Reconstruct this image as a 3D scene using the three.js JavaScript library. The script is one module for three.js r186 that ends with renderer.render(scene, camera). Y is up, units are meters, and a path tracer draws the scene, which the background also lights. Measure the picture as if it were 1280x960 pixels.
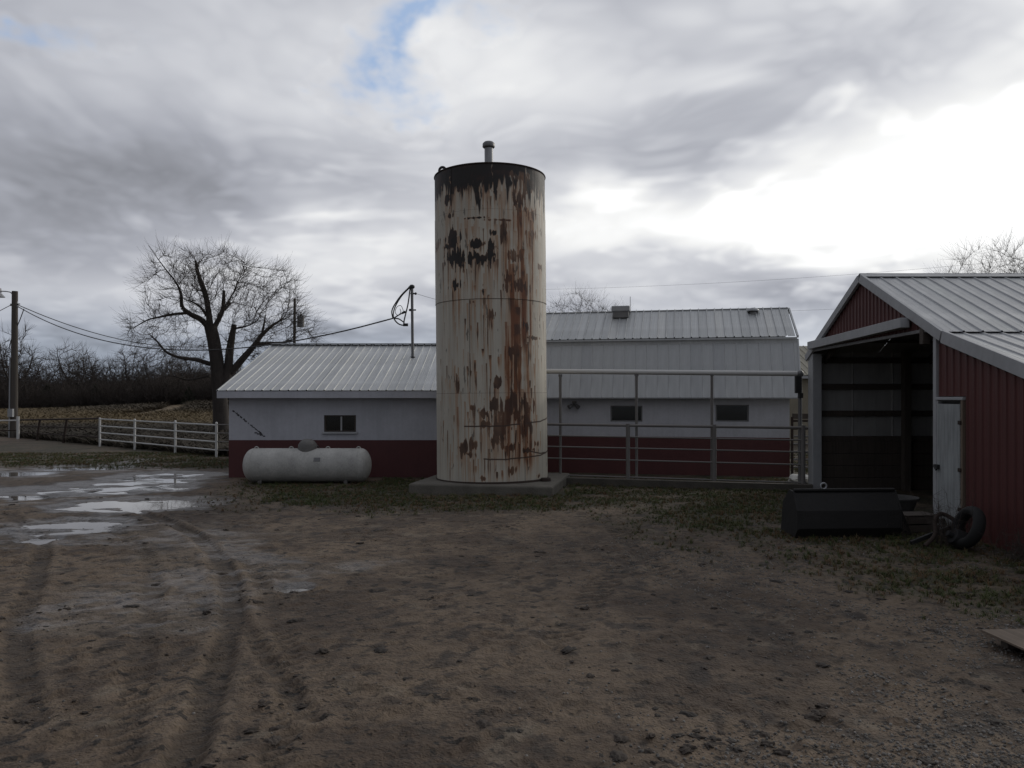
import * as THREE from 'three';
import { RoundedBoxGeometry } from 'three/addons/geometries/RoundedBoxGeometry.js';
import { mergeGeometries as mergeRaw, mergeVertices } from 'three/addons/utils/BufferGeometryUtils.js';

// ---------------------------------------------------------------- camera, sky, sun, exposure
const F = 1000, EYE = 2.1, HOR = 497;                 // focal length in photo pixels, eye height, horizon row
const scene = new THREE.Scene();
const camera = new THREE.PerspectiveCamera(2 * Math.atan(480 / F) * 180 / Math.PI, 4 / 3, 0.1, 3000);
camera.position.set(0, EYE, 0);
camera.setViewOffset(1280, 960, 0, -17, 1280, 960);
const renderer = new THREE.WebGLRenderer({ antialias: true });
renderer.toneMapping = THREE.LinearToneMapping;
renderer.toneMappingExposure = 1.0;
renderer.shadowMap.enabled = true;

function rng(seed) { let a = seed >>> 0; return () => { a |= 0; a = a + 0x6D2B79F5 | 0; let t = Math.imul(a ^ a >>> 15, 1 | a); t = t + Math.imul(t ^ t >>> 7, 61 | t) ^ t; return ((t ^ t >>> 14) >>> 0) / 4294967296; }; }
const PERM = new Float32Array(65536); { const r = rng(91); for (let i = 0; i < 65536; i++) PERM[i] = r() * 2 - 1; }
const h2 = (x, y) => PERM[(Math.imul(x, 374761393) + Math.imul(y, 668265263) ^ Math.imul(x ^ (y << 7), 1274126177) >>> 9) & 65535];
function vn(x, y) {                                    // value noise in -1..1
  const xi = Math.floor(x), yi = Math.floor(y), fx = x - xi, fy = y - yi;
  const u = fx * fx * (3 - 2 * fx), v = fy * fy * (3 - 2 * fy);
  const a = h2(xi, yi), b = h2(xi + 1, yi), c = h2(xi, yi + 1), d = h2(xi + 1, yi + 1);
  return a + (b - a) * u + (c - a) * v + (a - b - c + d) * u * v;
}
function fbm(x, y, o = 4, g = 0.5) { let s = 0, a = 1, n = 0; for (let i = 0; i < o; i++) { s += a * vn(x, y); n += a; a *= g; const t = x * 1.6 - y * 1.2 + 17.3; y = x * 1.2 + y * 1.6 + 5.1; x = t; } return s / n; }
const sm = (a, b, x) => { const t = Math.min(1, Math.max(0, (x - a) / (b - a))); return t * t * (3 - 2 * t); };
const lerp = (a, b, t) => a + (b - a) * t;
const mixc = (a, b, t) => [lerp(a[0], b[0], t), lerp(a[1], b[1], t), lerp(a[2], b[2], t)];

const SUN_AZ = 50 * Math.PI / 180, SUN_EL = 21 * Math.PI / 180;
const sunDir = new THREE.Vector3(Math.sin(SUN_AZ) * Math.cos(SUN_EL), Math.sin(SUN_EL), -Math.cos(SUN_AZ) * Math.cos(SUN_EL));
{
  // broken overcast: cloud masses and gaps by direction
  const W = 3072, H = 1536, data = new Float32Array(W * H * 4);
  const spots = [];                                     // [x, y, sx, sy, turn, amount, blue?] directions given as photo pixels
  const S = (x, y, sx, sy, turn, a, k = 0) => spots.push([x, y, 1 / sx, 1 / sy, Math.cos(turn), Math.sin(turn), a, k]);
  S(60, 225, 210, 60, -0.1, -0.13); S(260, 245, 130, 50, 0.15, -0.12); S(30, 320, 160, 45, 0.1, -0.08); S(430, 235, 120, 30, -0.3, -0.08);
  S(330, 90, 300, 80, 0.1, 0.16); S(560, 170, 120, 60, 0, 0.10); S(60, 240, 300, 120, 0, 0.07); S(470, 325, 120, 42, -0.15, 0.36); S(110, 368, 190, 34, 0, 0.20); S(600, 60, 90, 60, 0.2, 0.16);
  S(840, 60, 130, 60, 0.5, -0.06); S(930, 165, 150, 46, -0.55, -0.11); S(740, 210, 110, 40, -0.2, -0.14); S(1130, 45, 190, 50, -0.35, -0.13); S(1270, 80, 120, 40, -0.4, -0.14); S(780, 140, 60, 24, -0.4, 0.07);
  S(1190, 215, 200, 75, -0.3, 0.75); S(900, 290, 170, 40, -0.15, 0.42); S(730, 285, 70, 40, -0.2, 0.24); S(890, 98, 50, 14, -0.4, 0.13);
  S(835, 325, 70, 22, 0, -0.30); S(1025, 362, 100, 26, 0, -0.42); S(730, 360, 70, 26, 0, -0.12); S(440, 408, 120, 24, 0, -0.14); S(120, 430, 140, 30, 0, -0.10);
  S(518, 44, 34, 17, -0.45, 0.85, 1); S(474, 88, 28, 14, -0.7, 0.62, 1); S(40, 52, 60, 10, 0.1, 0.40, 1); S(490, 130, 44, 24, 0.3, 0.45, 1); S(575, 30, 50, 16, -0.2, 0.3, 1);
  for (let j = 0; j < H; j++) {
    const el = ((j + 0.5) / H - 0.5) * Math.PI, ce = Math.cos(el), dy = Math.sin(el);
    if (el < -0.02) { for (let i = 0; i < W; i++) { const k = (j * W + i) * 4; data[k] = 0.16; data[k + 1] = 0.155; data[k + 2] = 0.15; data[k + 3] = 1; } continue; }
    for (let i = 0; i < W; i++) {
      const az = ((i + 0.5) / W - 0.5) * 2 * Math.PI, dx = ce * Math.cos(az), dz = ce * Math.sin(az);
      const c = dx * sunDir.x + dy * sunDir.y + dz * sunDir.z;
      const p = 1.5 / (Math.max(dy, 0) + 0.2), px = dx * p, py = dz * p;
      const w1 = fbm(px * 0.8 + 3, py * 0.8, 3), w2 = fbm(px * 0.8 - 9, py * 0.8 + 6, 3);
      const n = fbm(px * 0.9 + w1 * 0.9, py * 0.9 + w2 * 0.9, 5), n2 = fbm(px * 2.6 + w2 * 1.4, py * 2.6 + w1 * 1.4, 4);
      const n3 = fbm(px * 7 + w1 * 3, py * 7 + w2 * 3, 3);
      let L = 0.36 + 0.17 * c + 0.19 * Math.exp((c - 1) * 5) + 0.6 * Math.exp((c - 1) * 26), blue = 0, a = 0;
      L *= 1 + 0.18 * n + 0.26 * (Math.abs(n2) - 0.2) + 0.05 * n2 + 0.22 * (Math.abs(n3) - 0.2);
      if (dz < -0.25) {
        const qx = 640 + F * dx / -dz + 55 * n2 + 26 * w1 + 26 * n3, qy = HOR - F * dy / -dz + 36 * w1 + 30 * n2 + 18 * n3;
        for (const s of spots) {
          const ex = qx - s[0], ey = qy - s[1], u = (ex * s[4] + ey * s[5]) * s[2], v = (ey * s[4] - ex * s[5]) * s[3], q = u * u + v * v;
          if (q > 14) continue;
          const g = Math.exp(-0.5 * q) * s[6]; if (s[7]) blue += g; else a += g;
        }
      }
      if (blue > 0.02) { const n4 = fbm(px * 22 + w1 * 6, py * 22 + w2 * 6, 4, 0.6); blue = (blue - 0.12 + 0.22 * n4) * (1.0 + 0.6 * n3 + 0.7 * n4); L *= 1 + 0.10 * n4; }
      L = Math.max(0.2, L + a * (1 + 0.35 * n2));
      const lo = sm(0.14, 0.0, dy);
      const warm = Math.min(1, Math.max(0, (L - 0.4) * 2));
      let r = L * lerp(0.945, 0.995, warm), g = L * lerp(0.98, 1.0, warm), b = L * lerp(1.10, 1.0, warm);
      r *= 1 - 0.10 * lo * (1 - warm); b *= 1 + 0.08 * lo * (1 - warm);
      const bl = Math.min(0.8, Math.max(0, blue));
      r = lerp(r, 0.27, bl); g = lerp(g, 0.42, bl); b = lerp(b, 0.68, bl);
      const k = (j * W + i) * 4; data[k] = r; data[k + 1] = g; data[k + 2] = b; data[k + 3] = 1;
    }
  }
  const sky = new THREE.DataTexture(data, W, H, THREE.RGBAFormat, THREE.FloatType);
  sky.mapping = THREE.EquirectangularReflectionMapping; sky.magFilter = sky.minFilter = THREE.LinearFilter; sky.needsUpdate = true;
  scene.background = sky; scene.environment = sky;
}
const sun = new THREE.DirectionalLight(new THREE.Color().setRGB(1, 0.93, 0.82), 0.9);
sun.position.copy(sunDir).multiplyScalar(120); sun.castShadow = true; sun.shadow.radius = 24; sun.shadow.mapSize.set(2048, 2048);
Object.assign(sun.shadow.camera, { left: -60, right: 60, top: 60, bottom: -60, near: 1, far: 400 });
scene.add(sun);

// ---------------------------------------------------------------- helpers
const mergeGeometries = l => mergeRaw(l.map(g => g.index ? g.toNonIndexed() : g));
const V = (x, y, z) => new THREE.Vector3(x, y, z);
const at = (px, py, d) => V((px - 640) * d / F, EYE + (HOR - py) * d / F, -d);          // photo pixel at a distance
const onGround = (px, py) => at(px, py, EYE * F / (py - HOR));
const taken = {};
function numbered(n) { const k = taken[n] = (taken[n] ?? -1) + 1; return k ? `${n}_${String(k).padStart(3, '0')}` : n; }
function thing(name, label, category, pos = [0, 0, 0], turn = 0, group) {
  const o = new THREE.Group(); o.name = numbered(name); o.position.set(...pos); o.rotation.y = turn; scene.add(o);
  o.userData = { label, category }; if (group) o.userData.group = group; return o;
}
function mesh(name, geo, mat, parent) {
  const m = new THREE.Mesh(geo, mat); m.castShadow = m.receiveShadow = true;
  m.name = parent === scene ? numbered(name) : name; parent.add(m); return m;
}
function structure(name, geo, mat, label, category) { const m = mesh(name, geo, mat, scene); m.userData = { kind: 'structure', label, category }; return m; }
function group(name, parent) { const g = new THREE.Group(); g.name = name; parent.add(g); return g; }
function metricUV(g) {                                  // uv in metres from the dominant axis of each normal
  const p = g.attributes.position, n = g.attributes.normal, uv = new Float32Array(p.count * 2);
  for (let i = 0; i < p.count; i++) {
    const ax = Math.abs(n.getX(i)), ay = Math.abs(n.getY(i)), az = Math.abs(n.getZ(i));
    if (ax >= ay && ax >= az) { uv[2 * i] = p.getZ(i); uv[2 * i + 1] = p.getY(i); } else if (ay >= az) { uv[2 * i] = p.getX(i); uv[2 * i + 1] = p.getZ(i); } else { uv[2 * i] = p.getX(i); uv[2 * i + 1] = p.getY(i); }
  }
  g.setAttribute('uv', new THREE.BufferAttribute(uv, 2)); return g;
}
const box = (w, h, d, x = 0, y = 0, z = 0, r = 0.008) => metricUV((r ? new RoundedBoxGeometry(w, h, d, 1, Math.min(r, w / 3, h / 3, d / 3)) : new THREE.BoxGeometry(w, h, d)).translate(x, y, z));
const span = (x0, x1, y0, y1, z0, z1, r = 0.008) => box(x1 - x0, y1 - y0, z1 - z0, (x0 + x1) / 2, (y0 + y1) / 2, (z0 + z1) / 2, r);
function aim(g, p0, p1) { const d = p1.clone().sub(p0), q = new THREE.Quaternion().setFromUnitVectors(V(0, 1, 0), d.clone().normalize()); return g.applyQuaternion(q).translate((p0.x + p1.x) / 2, (p0.y + p1.y) / 2, (p0.z + p1.z) / 2); }
const pipe = (p0, p1, r, r1 = r, n = 12) => aim(new THREE.CylinderGeometry(r1, r, p0.distanceTo(p1), n, 1), p0, p1);
function beam(p0, p1, w, h) {                            // w across, h upright
  const L = p0.distanceTo(p1), d = p1.clone().sub(p0).normalize(), s = V(0, 1, 0).cross(d); if (s.lengthSq() < 1e-6) s.set(1, 0, 0); s.normalize();
  const u = d.clone().cross(s), g = box(w, h, L); g.applyMatrix4(new THREE.Matrix4().makeBasis(s, u, d)); return g.translate((p0.x + p1.x) / 2, (p0.y + p1.y) / 2, (p0.z + p1.z) / 2);
}
const curve = (pts, r, seg = 24, n = 6) => new THREE.TubeGeometry(new THREE.CatmullRomCurve3(pts), seg, r, n);
function sag(p0, p1, s, r, seg = 40) { const pts = []; for (let i = 0; i <= 16; i++) { const t = i / 16, p = p0.clone().lerp(p1, t); p.y -= 4 * s * t * (1 - t); pts.push(p); } return curve(pts, r, seg, 5); }
function slab(shapePts, depth, holes = []) {             // extruded outline in x,y from z=0 to z=depth
  const s = new THREE.Shape(shapePts.map(p => new THREE.Vector2(...p)));
  for (const h of holes) s.holes.push(new THREE.Path(h.map(p => new THREE.Vector2(...p))));
  return new THREE.ExtrudeGeometry(s, { depth, bevelEnabled: false });
}
const rect = (x0, x1, y0, y1) => [[x0, y0], [x1, y0], [x1, y1], [x0, y1]];

// ---------------------------------------------------------------- textures and materials
function tex(size, fn, { srgb = true, repeat = 1, channel = 0, clamp = false } = {}) {
  const [w, h] = Array.isArray(size) ? size : [size, size], d = new Uint8Array(w * h * 4);
  const enc = v => { v = Math.min(1, Math.max(0, v)); return 255 * (srgb ? (v <= 0.0031308 ? v * 12.92 : 1.055 * v ** (1 / 2.4) - 0.055) : v) + 0.5; };
  for (let j = 0; j < h; j++) for (let i = 0; i < w; i++) { const c = fn((i + 0.5) / w, (j + 0.5) / h), k = (j * w + i) * 4; if (c.length) { d[k] = enc(c[0]); d[k + 1] = enc(c[1]); d[k + 2] = enc(c[2]); } else d[k] = d[k + 1] = d[k + 2] = enc(c); d[k + 3] = 255; }
  const t = new THREE.DataTexture(d, w, h); t.colorSpace = srgb ? THREE.SRGBColorSpace : THREE.NoColorSpace;
  t.magFilter = t.minFilter = THREE.LinearFilter; t.wrapS = t.wrapT = clamp ? THREE.ClampToEdgeWrapping : THREE.RepeatWrapping; t.repeat.set(repeat, repeat); t.channel = channel; t.needsUpdate = true; return t;
}
// tiling noise: blend of the field with itself shifted by one tile
function tiled(f) { return (u, v) => { const a = sm(0, 0.25, u), b = sm(0, 0.25, v); const row = w => a < 1 ? lerp(f(u + 1, w), f(u, w), a) : f(u, w); return b < 1 ? lerp(row(v + 1), row(v), b) : row(v); }; }
const col = (r, g, b) => new THREE.Color().setRGB(r, g, b);
const grime = tiled((u, v) => fbm(u * 5, v * 5, 6, 0.6));
const streak = tiled((u, v) => fbm(u * 42, v * 2.2, 4, 0.6));
const fine = tiled((u, v) => fbm(u * 60, v * 60, 3, 0.6));
const sheetTex = tex(512, (u, v) => 0.86 + 0.16 * grime(u, v) + 0.12 * streak(u, v), { repeat: 0.45 });
const sheetRough = tex(256, (u, v) => 0.72 + 0.4 * grime(u, v) + 0.15 * streak(u, v), { srgb: false, repeat: 0.31 });
const paintTex = tex(512, (u, v) => 0.86 + 0.13 * grime(u, v) + 0.06 * streak(u, v) + 0.05 * fine(u, v), { repeat: 0.36 });
const paintBump = tex(256, (u, v) => 0.5 + 0.3 * grime(u, v) + 0.3 * fine(u, v), { srgb: false, repeat: 0.8 });
const concTex = tex(512, (u, v) => { const s = 0.78 + 0.3 * grime(u, v) + 0.16 * fine(u, v); return [s, s * 0.985, s * 0.95]; }, { repeat: 0.7 });
const woodTex = tex(512, (u, v) => 0.8 + 0.28 * streak(u, v) + 0.14 * grime(u, v), { repeat: 0.9 });
const std = (c, rough, o = {}) => new THREE.MeshStandardMaterial({ color: col(...c), roughness: rough, ...o });
const M = {
  roofA: std([0.50, 0.515, 0.515], 0.62, { map: sheetTex, roughnessMap: sheetRough, metalness: 0.25 }),
  roofB: std([0.46, 0.475, 0.475], 0.66, { map: sheetTex, roughnessMap: sheetRough, metalness: 0.25 }),
  roofC: std([0.53, 0.54, 0.53], 0.60, { map: sheetTex, roughnessMap: sheetRough, metalness: 0.25 }),
  siding: std([0.47, 0.485, 0.49], 0.6, { map: sheetTex }), sidingB: std([0.44, 0.455, 0.465], 0.6, { map: sheetTex }),
  shedRoof: std([0.42, 0.43, 0.44], 0.62, { map: sheetTex, roughnessMap: sheetRough, metalness: 0.25 }),
  tanRoof: std([0.30, 0.28, 0.22], 0.7, { map: sheetTex }), tanWall: std([0.26, 0.23, 0.17], 0.8, { map: paintTex }),
  white: std([0.52, 0.53, 0.57], 0.75, { map: paintTex, bumpMap: paintBump, bumpScale: 0.003 }),
  red: std([0.095, 0.028, 0.028], 0.7, { map: paintTex, bumpMap: paintBump, bumpScale: 0.003 }),
  trim: std([0.42, 0.43, 0.44], 0.6, { map: paintTex }),
  redSheet: std([0.105, 0.030, 0.027], 0.55, { map: sheetTex }),
  oldDoor: std([0.36, 0.38, 0.38], 0.85, { map: woodTex }),
  wood: std([0.085, 0.07, 0.058], 0.9, { map: woodTex }), paleWood: std([0.20, 0.155, 0.115], 0.85, { map: woodTex }),
  pole: std([0.10, 0.088, 0.075], 0.95, { map: woodTex }),
  steel: std([0.20, 0.20, 0.20], 0.5, { metalness: 0.6, map: sheetTex }),
  galv: std([0.36, 0.37, 0.38], 0.5, { metalness: 0.35, map: sheetTex }),
  dark: std([0.02, 0.02, 0.021], 0.6, { map: sheetTex }), rubber: std([0.011, 0.011, 0.011], 0.85),
  fenceWhite: std([0.62, 0.62, 0.60], 0.6, { map: paintTex }),
  fenceGrey: std([0.19, 0.18, 0.17], 0.65, { map: sheetTex }),
  rusty: std([0.045, 0.030, 0.024], 0.9, { map: concTex }),
  concrete: std([0.24, 0.225, 0.20], 0.92, { map: concTex, bumpMap: paintBump, bumpScale: 0.006 }),
  tank: std([0.50, 0.50, 0.485], 0.55, { map: concTex }),
  dome: std([0.16, 0.155, 0.15], 0.6, { map: concTex }),
  bark: std([0.055, 0.046, 0.040], 0.95, { map: woodTex, bumpMap: paintBump, bumpScale: 0.03 }),
  twig: std([0.060, 0.048, 0.040], 0.95), farTwig: std([0.050, 0.040, 0.034], 0.95),
  cedar: std([0.022, 0.028, 0.016], 0.95), wire: std([0.02, 0.02, 0.02], 0.7),
  glass: new THREE.MeshPhysicalMaterial({ color: col(0.5, 0.53, 0.52), roughness: 0.12, transmission: 1, thickness: 0 }),
  insulator: std([0.3, 0.3, 0.3], 0.3), crack: std([0.05, 0.048, 0.05], 0.95), inside: std([0.36, 0.36, 0.35], 0.75, { map: sheetTex }),
  bucket: std([0.012, 0.0115, 0.011], 0.75, { map: concTex, bumpMap: paintBump, bumpScale: 0.006 }),
  oldConcrete: std([0.10, 0.092, 0.080], 0.95, { map: concTex, bumpMap: paintBump, bumpScale: 0.008 }),
  tub: std([0.07, 0.07, 0.07], 0.8, { map: concTex }),
  slab: std([0.155, 0.145, 0.125], 0.95, { map: concTex, bumpMap: paintBump, bumpScale: 0.012 }),
  cloth: std([0.55, 0.55, 0.52], 0.9),
};

// ---------------------------------------------------------------- ground
const puddles = [];
for (const [x0, x1, y0, y1, tilt] of [[92, 225, 600, 617, 0.1], [95, 240, 625, 640, 0.06], [38, 140, 651, 668, 0.05], [-20, 88, 610, 622, 0], [160, 254, 592, 600, 0.1], [148, 176, 577, 583, 0], [-10, 60, 590, 595, 0], [60, 150, 583, 588, 0], [354, 386, 734, 741, 0], [180, 235, 609, 615, 0], [30, 70, 674, 680, 0], [20, 70, 620, 626, 0]]) {
  const k = (EYE + 0.035) * F, dn = k / (y1 - HOR), df = k / (y0 - HOR), d = (dn + df) / 2;
  puddles.push({ x: ((x0 + x1) / 2 - 640) * d / F, d, rx: (x1 - x0) / 2 * d / F, rd: (df - dn) / 2 + 0.05, c: Math.cos(tilt), s: Math.sin(tilt) });
}
const ruts = [[[215, 985], [250, 900], [278, 820], [290, 760], [284, 715], [240, 668], [150, 630]], [[390, 900], [330, 820], [296, 765], [262, 700]], [[40, 900], [22, 790], [45, 720], [52, 680], [10, 640]], [[150, 960], [175, 830], [190, 720], [170, 680], [90, 640]], [[330, 990], [362, 870], [352, 785], [300, 700], [200, 645]], [[700, 800], [790, 700], [960, 640], [1010, 625]], [[980, 800], [880, 745], [800, 690], [760, 650]]].map((l, i) => ({ w: [0.13, 0.09, 0.13, 0.13, 0.1, 0.2, 0.2][i], h: [0.044, 0.030, 0.026, 0.016, 0.014, 0.014, 0.014][i], pts: new THREE.CatmullRomCurve3(l.map(p => onGround(...p).setY(0))).getSpacedPoints(60) }));
const rutGrid = new Map();
ruts.forEach((r, ri) => r.pts.forEach((p, i) => { for (let a = -1; a <= 1; a++) for (let b = -1; b <= 1; b++) { const k = (Math.floor(p.x) + a) * 1000 + Math.floor(p.z) + b; if (!rutGrid.has(k)) rutGrid.set(k, []); rutGrid.get(k).push([ri, i]); } }));
function rutAt(x, z) {
  const c = rutGrid.get(Math.floor(x) * 1000 + Math.floor(z)); if (!c) return 0;
  const best = {};
  for (const [ri, i] of c) {
    const r = ruts[ri], a = r.pts[i], b = r.pts[i + 1]; if (!b) continue;
    const ex = b.x - a.x, ez = b.z - a.z, L2 = ex * ex + ez * ez; let t = ((x - a.x) * ex + (z - a.z) * ez) / L2; t = Math.min(1, Math.max(0, t));
    const dist = Math.hypot(x - a.x - t * ex, z - a.z - t * ez); if (!best[ri] || dist < best[ri][0]) best[ri] = [dist, (i + t) * Math.sqrt(L2), ((x - a.x) * ez - (z - a.z) * ex)];
  }
  let h = 0;
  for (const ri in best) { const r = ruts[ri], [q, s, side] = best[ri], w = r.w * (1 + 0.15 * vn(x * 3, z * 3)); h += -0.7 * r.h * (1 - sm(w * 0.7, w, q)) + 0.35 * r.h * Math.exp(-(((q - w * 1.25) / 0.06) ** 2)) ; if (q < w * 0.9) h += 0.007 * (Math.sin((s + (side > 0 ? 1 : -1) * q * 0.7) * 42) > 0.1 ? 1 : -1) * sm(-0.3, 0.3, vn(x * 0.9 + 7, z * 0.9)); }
  return h;
}
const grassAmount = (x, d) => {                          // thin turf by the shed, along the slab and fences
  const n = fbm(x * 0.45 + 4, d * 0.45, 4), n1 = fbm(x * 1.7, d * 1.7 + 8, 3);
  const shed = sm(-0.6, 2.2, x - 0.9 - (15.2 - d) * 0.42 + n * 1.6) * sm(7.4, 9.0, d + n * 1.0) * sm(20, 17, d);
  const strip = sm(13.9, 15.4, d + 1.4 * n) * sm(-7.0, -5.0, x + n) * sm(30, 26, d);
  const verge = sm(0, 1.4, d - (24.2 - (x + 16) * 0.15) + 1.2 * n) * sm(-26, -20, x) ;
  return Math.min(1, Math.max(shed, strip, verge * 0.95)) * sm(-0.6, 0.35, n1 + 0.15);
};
const damp = [[-3.3, 9.8, 1.7, 1.5], [-5.6, 12.2, 2.2, 1.3], [-8.2, 12.6, 1.6, 1.2], [-11, 17, 4, 3], [-3.6, 7.6, 1.2, 0.8], [-14, 24, 6, 3]];
const yardDamp = (x, d) => { let a = 0; for (const [cx, cd, sx, sd] of damp) a += Math.exp(-(((x - cx) / sx) ** 2) - (((d - cd) / sd) ** 2)); return sm(0.25, 0.85, a + 0.65 * fbm(x * 0.7 + 2, d * 0.9 + 3, 5, 0.6)); };
function dipAt(x, d, a = 0.7, b = 1.9) {                  // how deep a spot lies in a puddle's hollow
  let dip = 0;
  for (const p of puddles) {
    const ex = x - p.x, ed = d - p.d; if (Math.abs(ex) > p.rx * 2.5 || Math.abs(ed) > p.rd * 3 + 0.6) continue;
    const u = (ex * p.c + ed * p.s) / p.rx, v = (ed * p.c - ex * p.s) / p.rd, q = Math.sqrt(u * u + v * v) + 0.5 * fbm(x * 1.4, d * 2.4 + 5, 5, 0.65);
    dip = Math.max(dip, 1 - sm(a, b, q));
  }
  return dip;
}
function ground(x, d) {
  let y = 0.03 * fbm(x * 0.3, d * 0.3, 3);
  const near = sm(60, 24, d);
  if (near > 0 && d > -5) {
    const n = fbm(x * 1.3, d * 1.3, 3);
    y += near * (0.010 * n + 0.008 * fbm(x * 5.3, d * 5.3, 3));
    if (d < 22) {
      const cl = fbm(x * 8 + 3, d * 6, 3, 0.6); y += sm(22, 14, d) * (0.024 * sm(0.15, 0.55, cl) * sm(-0.3, 0.3, fbm(x * 0.9, d * 0.9 + 40, 2)) - 0.016 * sm(0.28, 0.5, fbm(x * 6 + 30, d * 6 + 11, 2)) + 0.004 * vn(x * 19, d * 19));
      y += rutAt(x, -d);
    }
    const dip = dipAt(x, d, 0.5, 1.7);
    y = lerp(Math.max(y, -0.024), Math.min(y, 0.01) * 0.5 - 0.05 + 0.075 * fbm(x * 0.9 + 3, d * 3.2, 4, 0.6), dip);
  }
  if (d > 55) y += 1.7 * Math.exp(-(((x + 38) / 17) ** 2) - (((d - 122) / 30) ** 2)) + 0.5 * sm(140, 300, d) * fbm(x * 0.01, d * 0.01, 2) * 3;
  return y;
}
const groundTile = tiled((u, v) => fbm(u * 44, v * 44, 5, 0.65));
const groundTile2 = tiled((u, v) => fbm(u * 190 + 3, v * 190, 3, 0.7));
const pebbleTile = tiled((u, v) => Math.max(0, fbm(u * 290 + 9, v * 290, 2, 0.5) - 0.25));
const speckTile = tiled((u, v) => sm(0.3, 0.46, fbm(u * 52 + 31, v * 66 + 4, 4, 0.62)));
{
  const axis = (fine0, fine1, step, lo, hi, k) => { const a = []; for (let t = fine0; t <= fine1 + 1e-6; t += step) a.push(t); let s = step, t = fine1; while (t < hi) { s *= k; t += s; a.push(Math.min(t, hi)); } s = step; t = fine0; const b = []; while (t > lo) { s *= k; t -= s; b.push(Math.max(t, lo)); } return b.reverse().concat(a); };
  const xs = axis(-8, 6, 0.04, -700, 700, 1.022), ds = axis(3.6, 13.5, 0.04, -60, 900, 1.019);
  const nx = xs.length, nd = ds.length, P = new Float32Array(nx * nd * 3), C = new Float32Array(nx * nd * 3), U = new Float32Array(nx * nd * 2), U1 = new Float32Array(nx * nd * 2);
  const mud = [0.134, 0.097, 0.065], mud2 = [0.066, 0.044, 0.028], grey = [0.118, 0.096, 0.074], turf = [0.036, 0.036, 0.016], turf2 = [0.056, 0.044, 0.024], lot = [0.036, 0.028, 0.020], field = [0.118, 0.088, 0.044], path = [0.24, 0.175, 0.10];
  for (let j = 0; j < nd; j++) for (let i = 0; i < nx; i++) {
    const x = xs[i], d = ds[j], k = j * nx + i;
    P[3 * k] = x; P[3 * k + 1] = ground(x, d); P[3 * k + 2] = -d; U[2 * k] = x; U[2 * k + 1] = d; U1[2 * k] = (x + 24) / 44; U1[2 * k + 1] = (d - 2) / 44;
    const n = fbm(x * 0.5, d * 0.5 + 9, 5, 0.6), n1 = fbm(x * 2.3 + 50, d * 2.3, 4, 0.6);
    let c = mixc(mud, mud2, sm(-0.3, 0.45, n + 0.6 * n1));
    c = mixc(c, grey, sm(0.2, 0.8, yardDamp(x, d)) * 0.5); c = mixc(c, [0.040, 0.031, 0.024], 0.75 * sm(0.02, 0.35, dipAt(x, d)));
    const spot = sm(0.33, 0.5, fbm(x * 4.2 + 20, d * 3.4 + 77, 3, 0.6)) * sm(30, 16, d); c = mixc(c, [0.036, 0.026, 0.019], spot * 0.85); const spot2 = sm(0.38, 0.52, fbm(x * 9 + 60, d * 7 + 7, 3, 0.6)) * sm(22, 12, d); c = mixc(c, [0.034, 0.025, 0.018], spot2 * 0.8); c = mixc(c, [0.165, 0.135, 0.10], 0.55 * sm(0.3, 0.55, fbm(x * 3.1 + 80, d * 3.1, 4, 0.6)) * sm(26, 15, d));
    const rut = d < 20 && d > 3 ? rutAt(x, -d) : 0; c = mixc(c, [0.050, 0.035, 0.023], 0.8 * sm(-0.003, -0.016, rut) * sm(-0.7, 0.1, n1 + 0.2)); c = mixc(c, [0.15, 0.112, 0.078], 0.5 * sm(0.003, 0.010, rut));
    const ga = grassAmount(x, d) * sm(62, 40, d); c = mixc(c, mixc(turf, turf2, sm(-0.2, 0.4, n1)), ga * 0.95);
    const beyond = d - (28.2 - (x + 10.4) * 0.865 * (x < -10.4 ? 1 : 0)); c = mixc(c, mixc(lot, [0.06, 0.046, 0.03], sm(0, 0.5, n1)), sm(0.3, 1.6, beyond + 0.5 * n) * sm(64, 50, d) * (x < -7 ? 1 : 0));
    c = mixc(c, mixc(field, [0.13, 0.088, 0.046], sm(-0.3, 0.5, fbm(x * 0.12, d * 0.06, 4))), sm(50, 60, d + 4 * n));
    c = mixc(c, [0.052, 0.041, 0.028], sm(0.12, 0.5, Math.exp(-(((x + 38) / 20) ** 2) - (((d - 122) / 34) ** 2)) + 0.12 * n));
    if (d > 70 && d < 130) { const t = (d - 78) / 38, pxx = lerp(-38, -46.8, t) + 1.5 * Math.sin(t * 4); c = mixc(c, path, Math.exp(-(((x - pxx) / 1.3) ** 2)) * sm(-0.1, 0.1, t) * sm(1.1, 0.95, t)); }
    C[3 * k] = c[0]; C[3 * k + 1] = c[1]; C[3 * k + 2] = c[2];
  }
  const idx = new Uint32Array((nx - 1) * (nd - 1) * 6); let q = 0;
  for (let j = 0; j < nd - 1; j++) for (let i = 0; i < nx - 1; i++) { const a = j * nx + i, b = a + 1, c = a + nx, e = c + 1; idx[q++] = a; idx[q++] = b; idx[q++] = e; idx[q++] = a; idx[q++] = e; idx[q++] = c; }
  const g = new THREE.BufferGeometry(); g.setAttribute('position', new THREE.BufferAttribute(P, 3)); g.setAttribute('color', new THREE.BufferAttribute(C, 3)); g.setAttribute('uv', new THREE.BufferAttribute(U, 2)); g.setAttribute('uv1', new THREE.BufferAttribute(U1, 2)); g.setIndex(new THREE.BufferAttribute(idx, 1)); g.computeVertexNormals();
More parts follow.
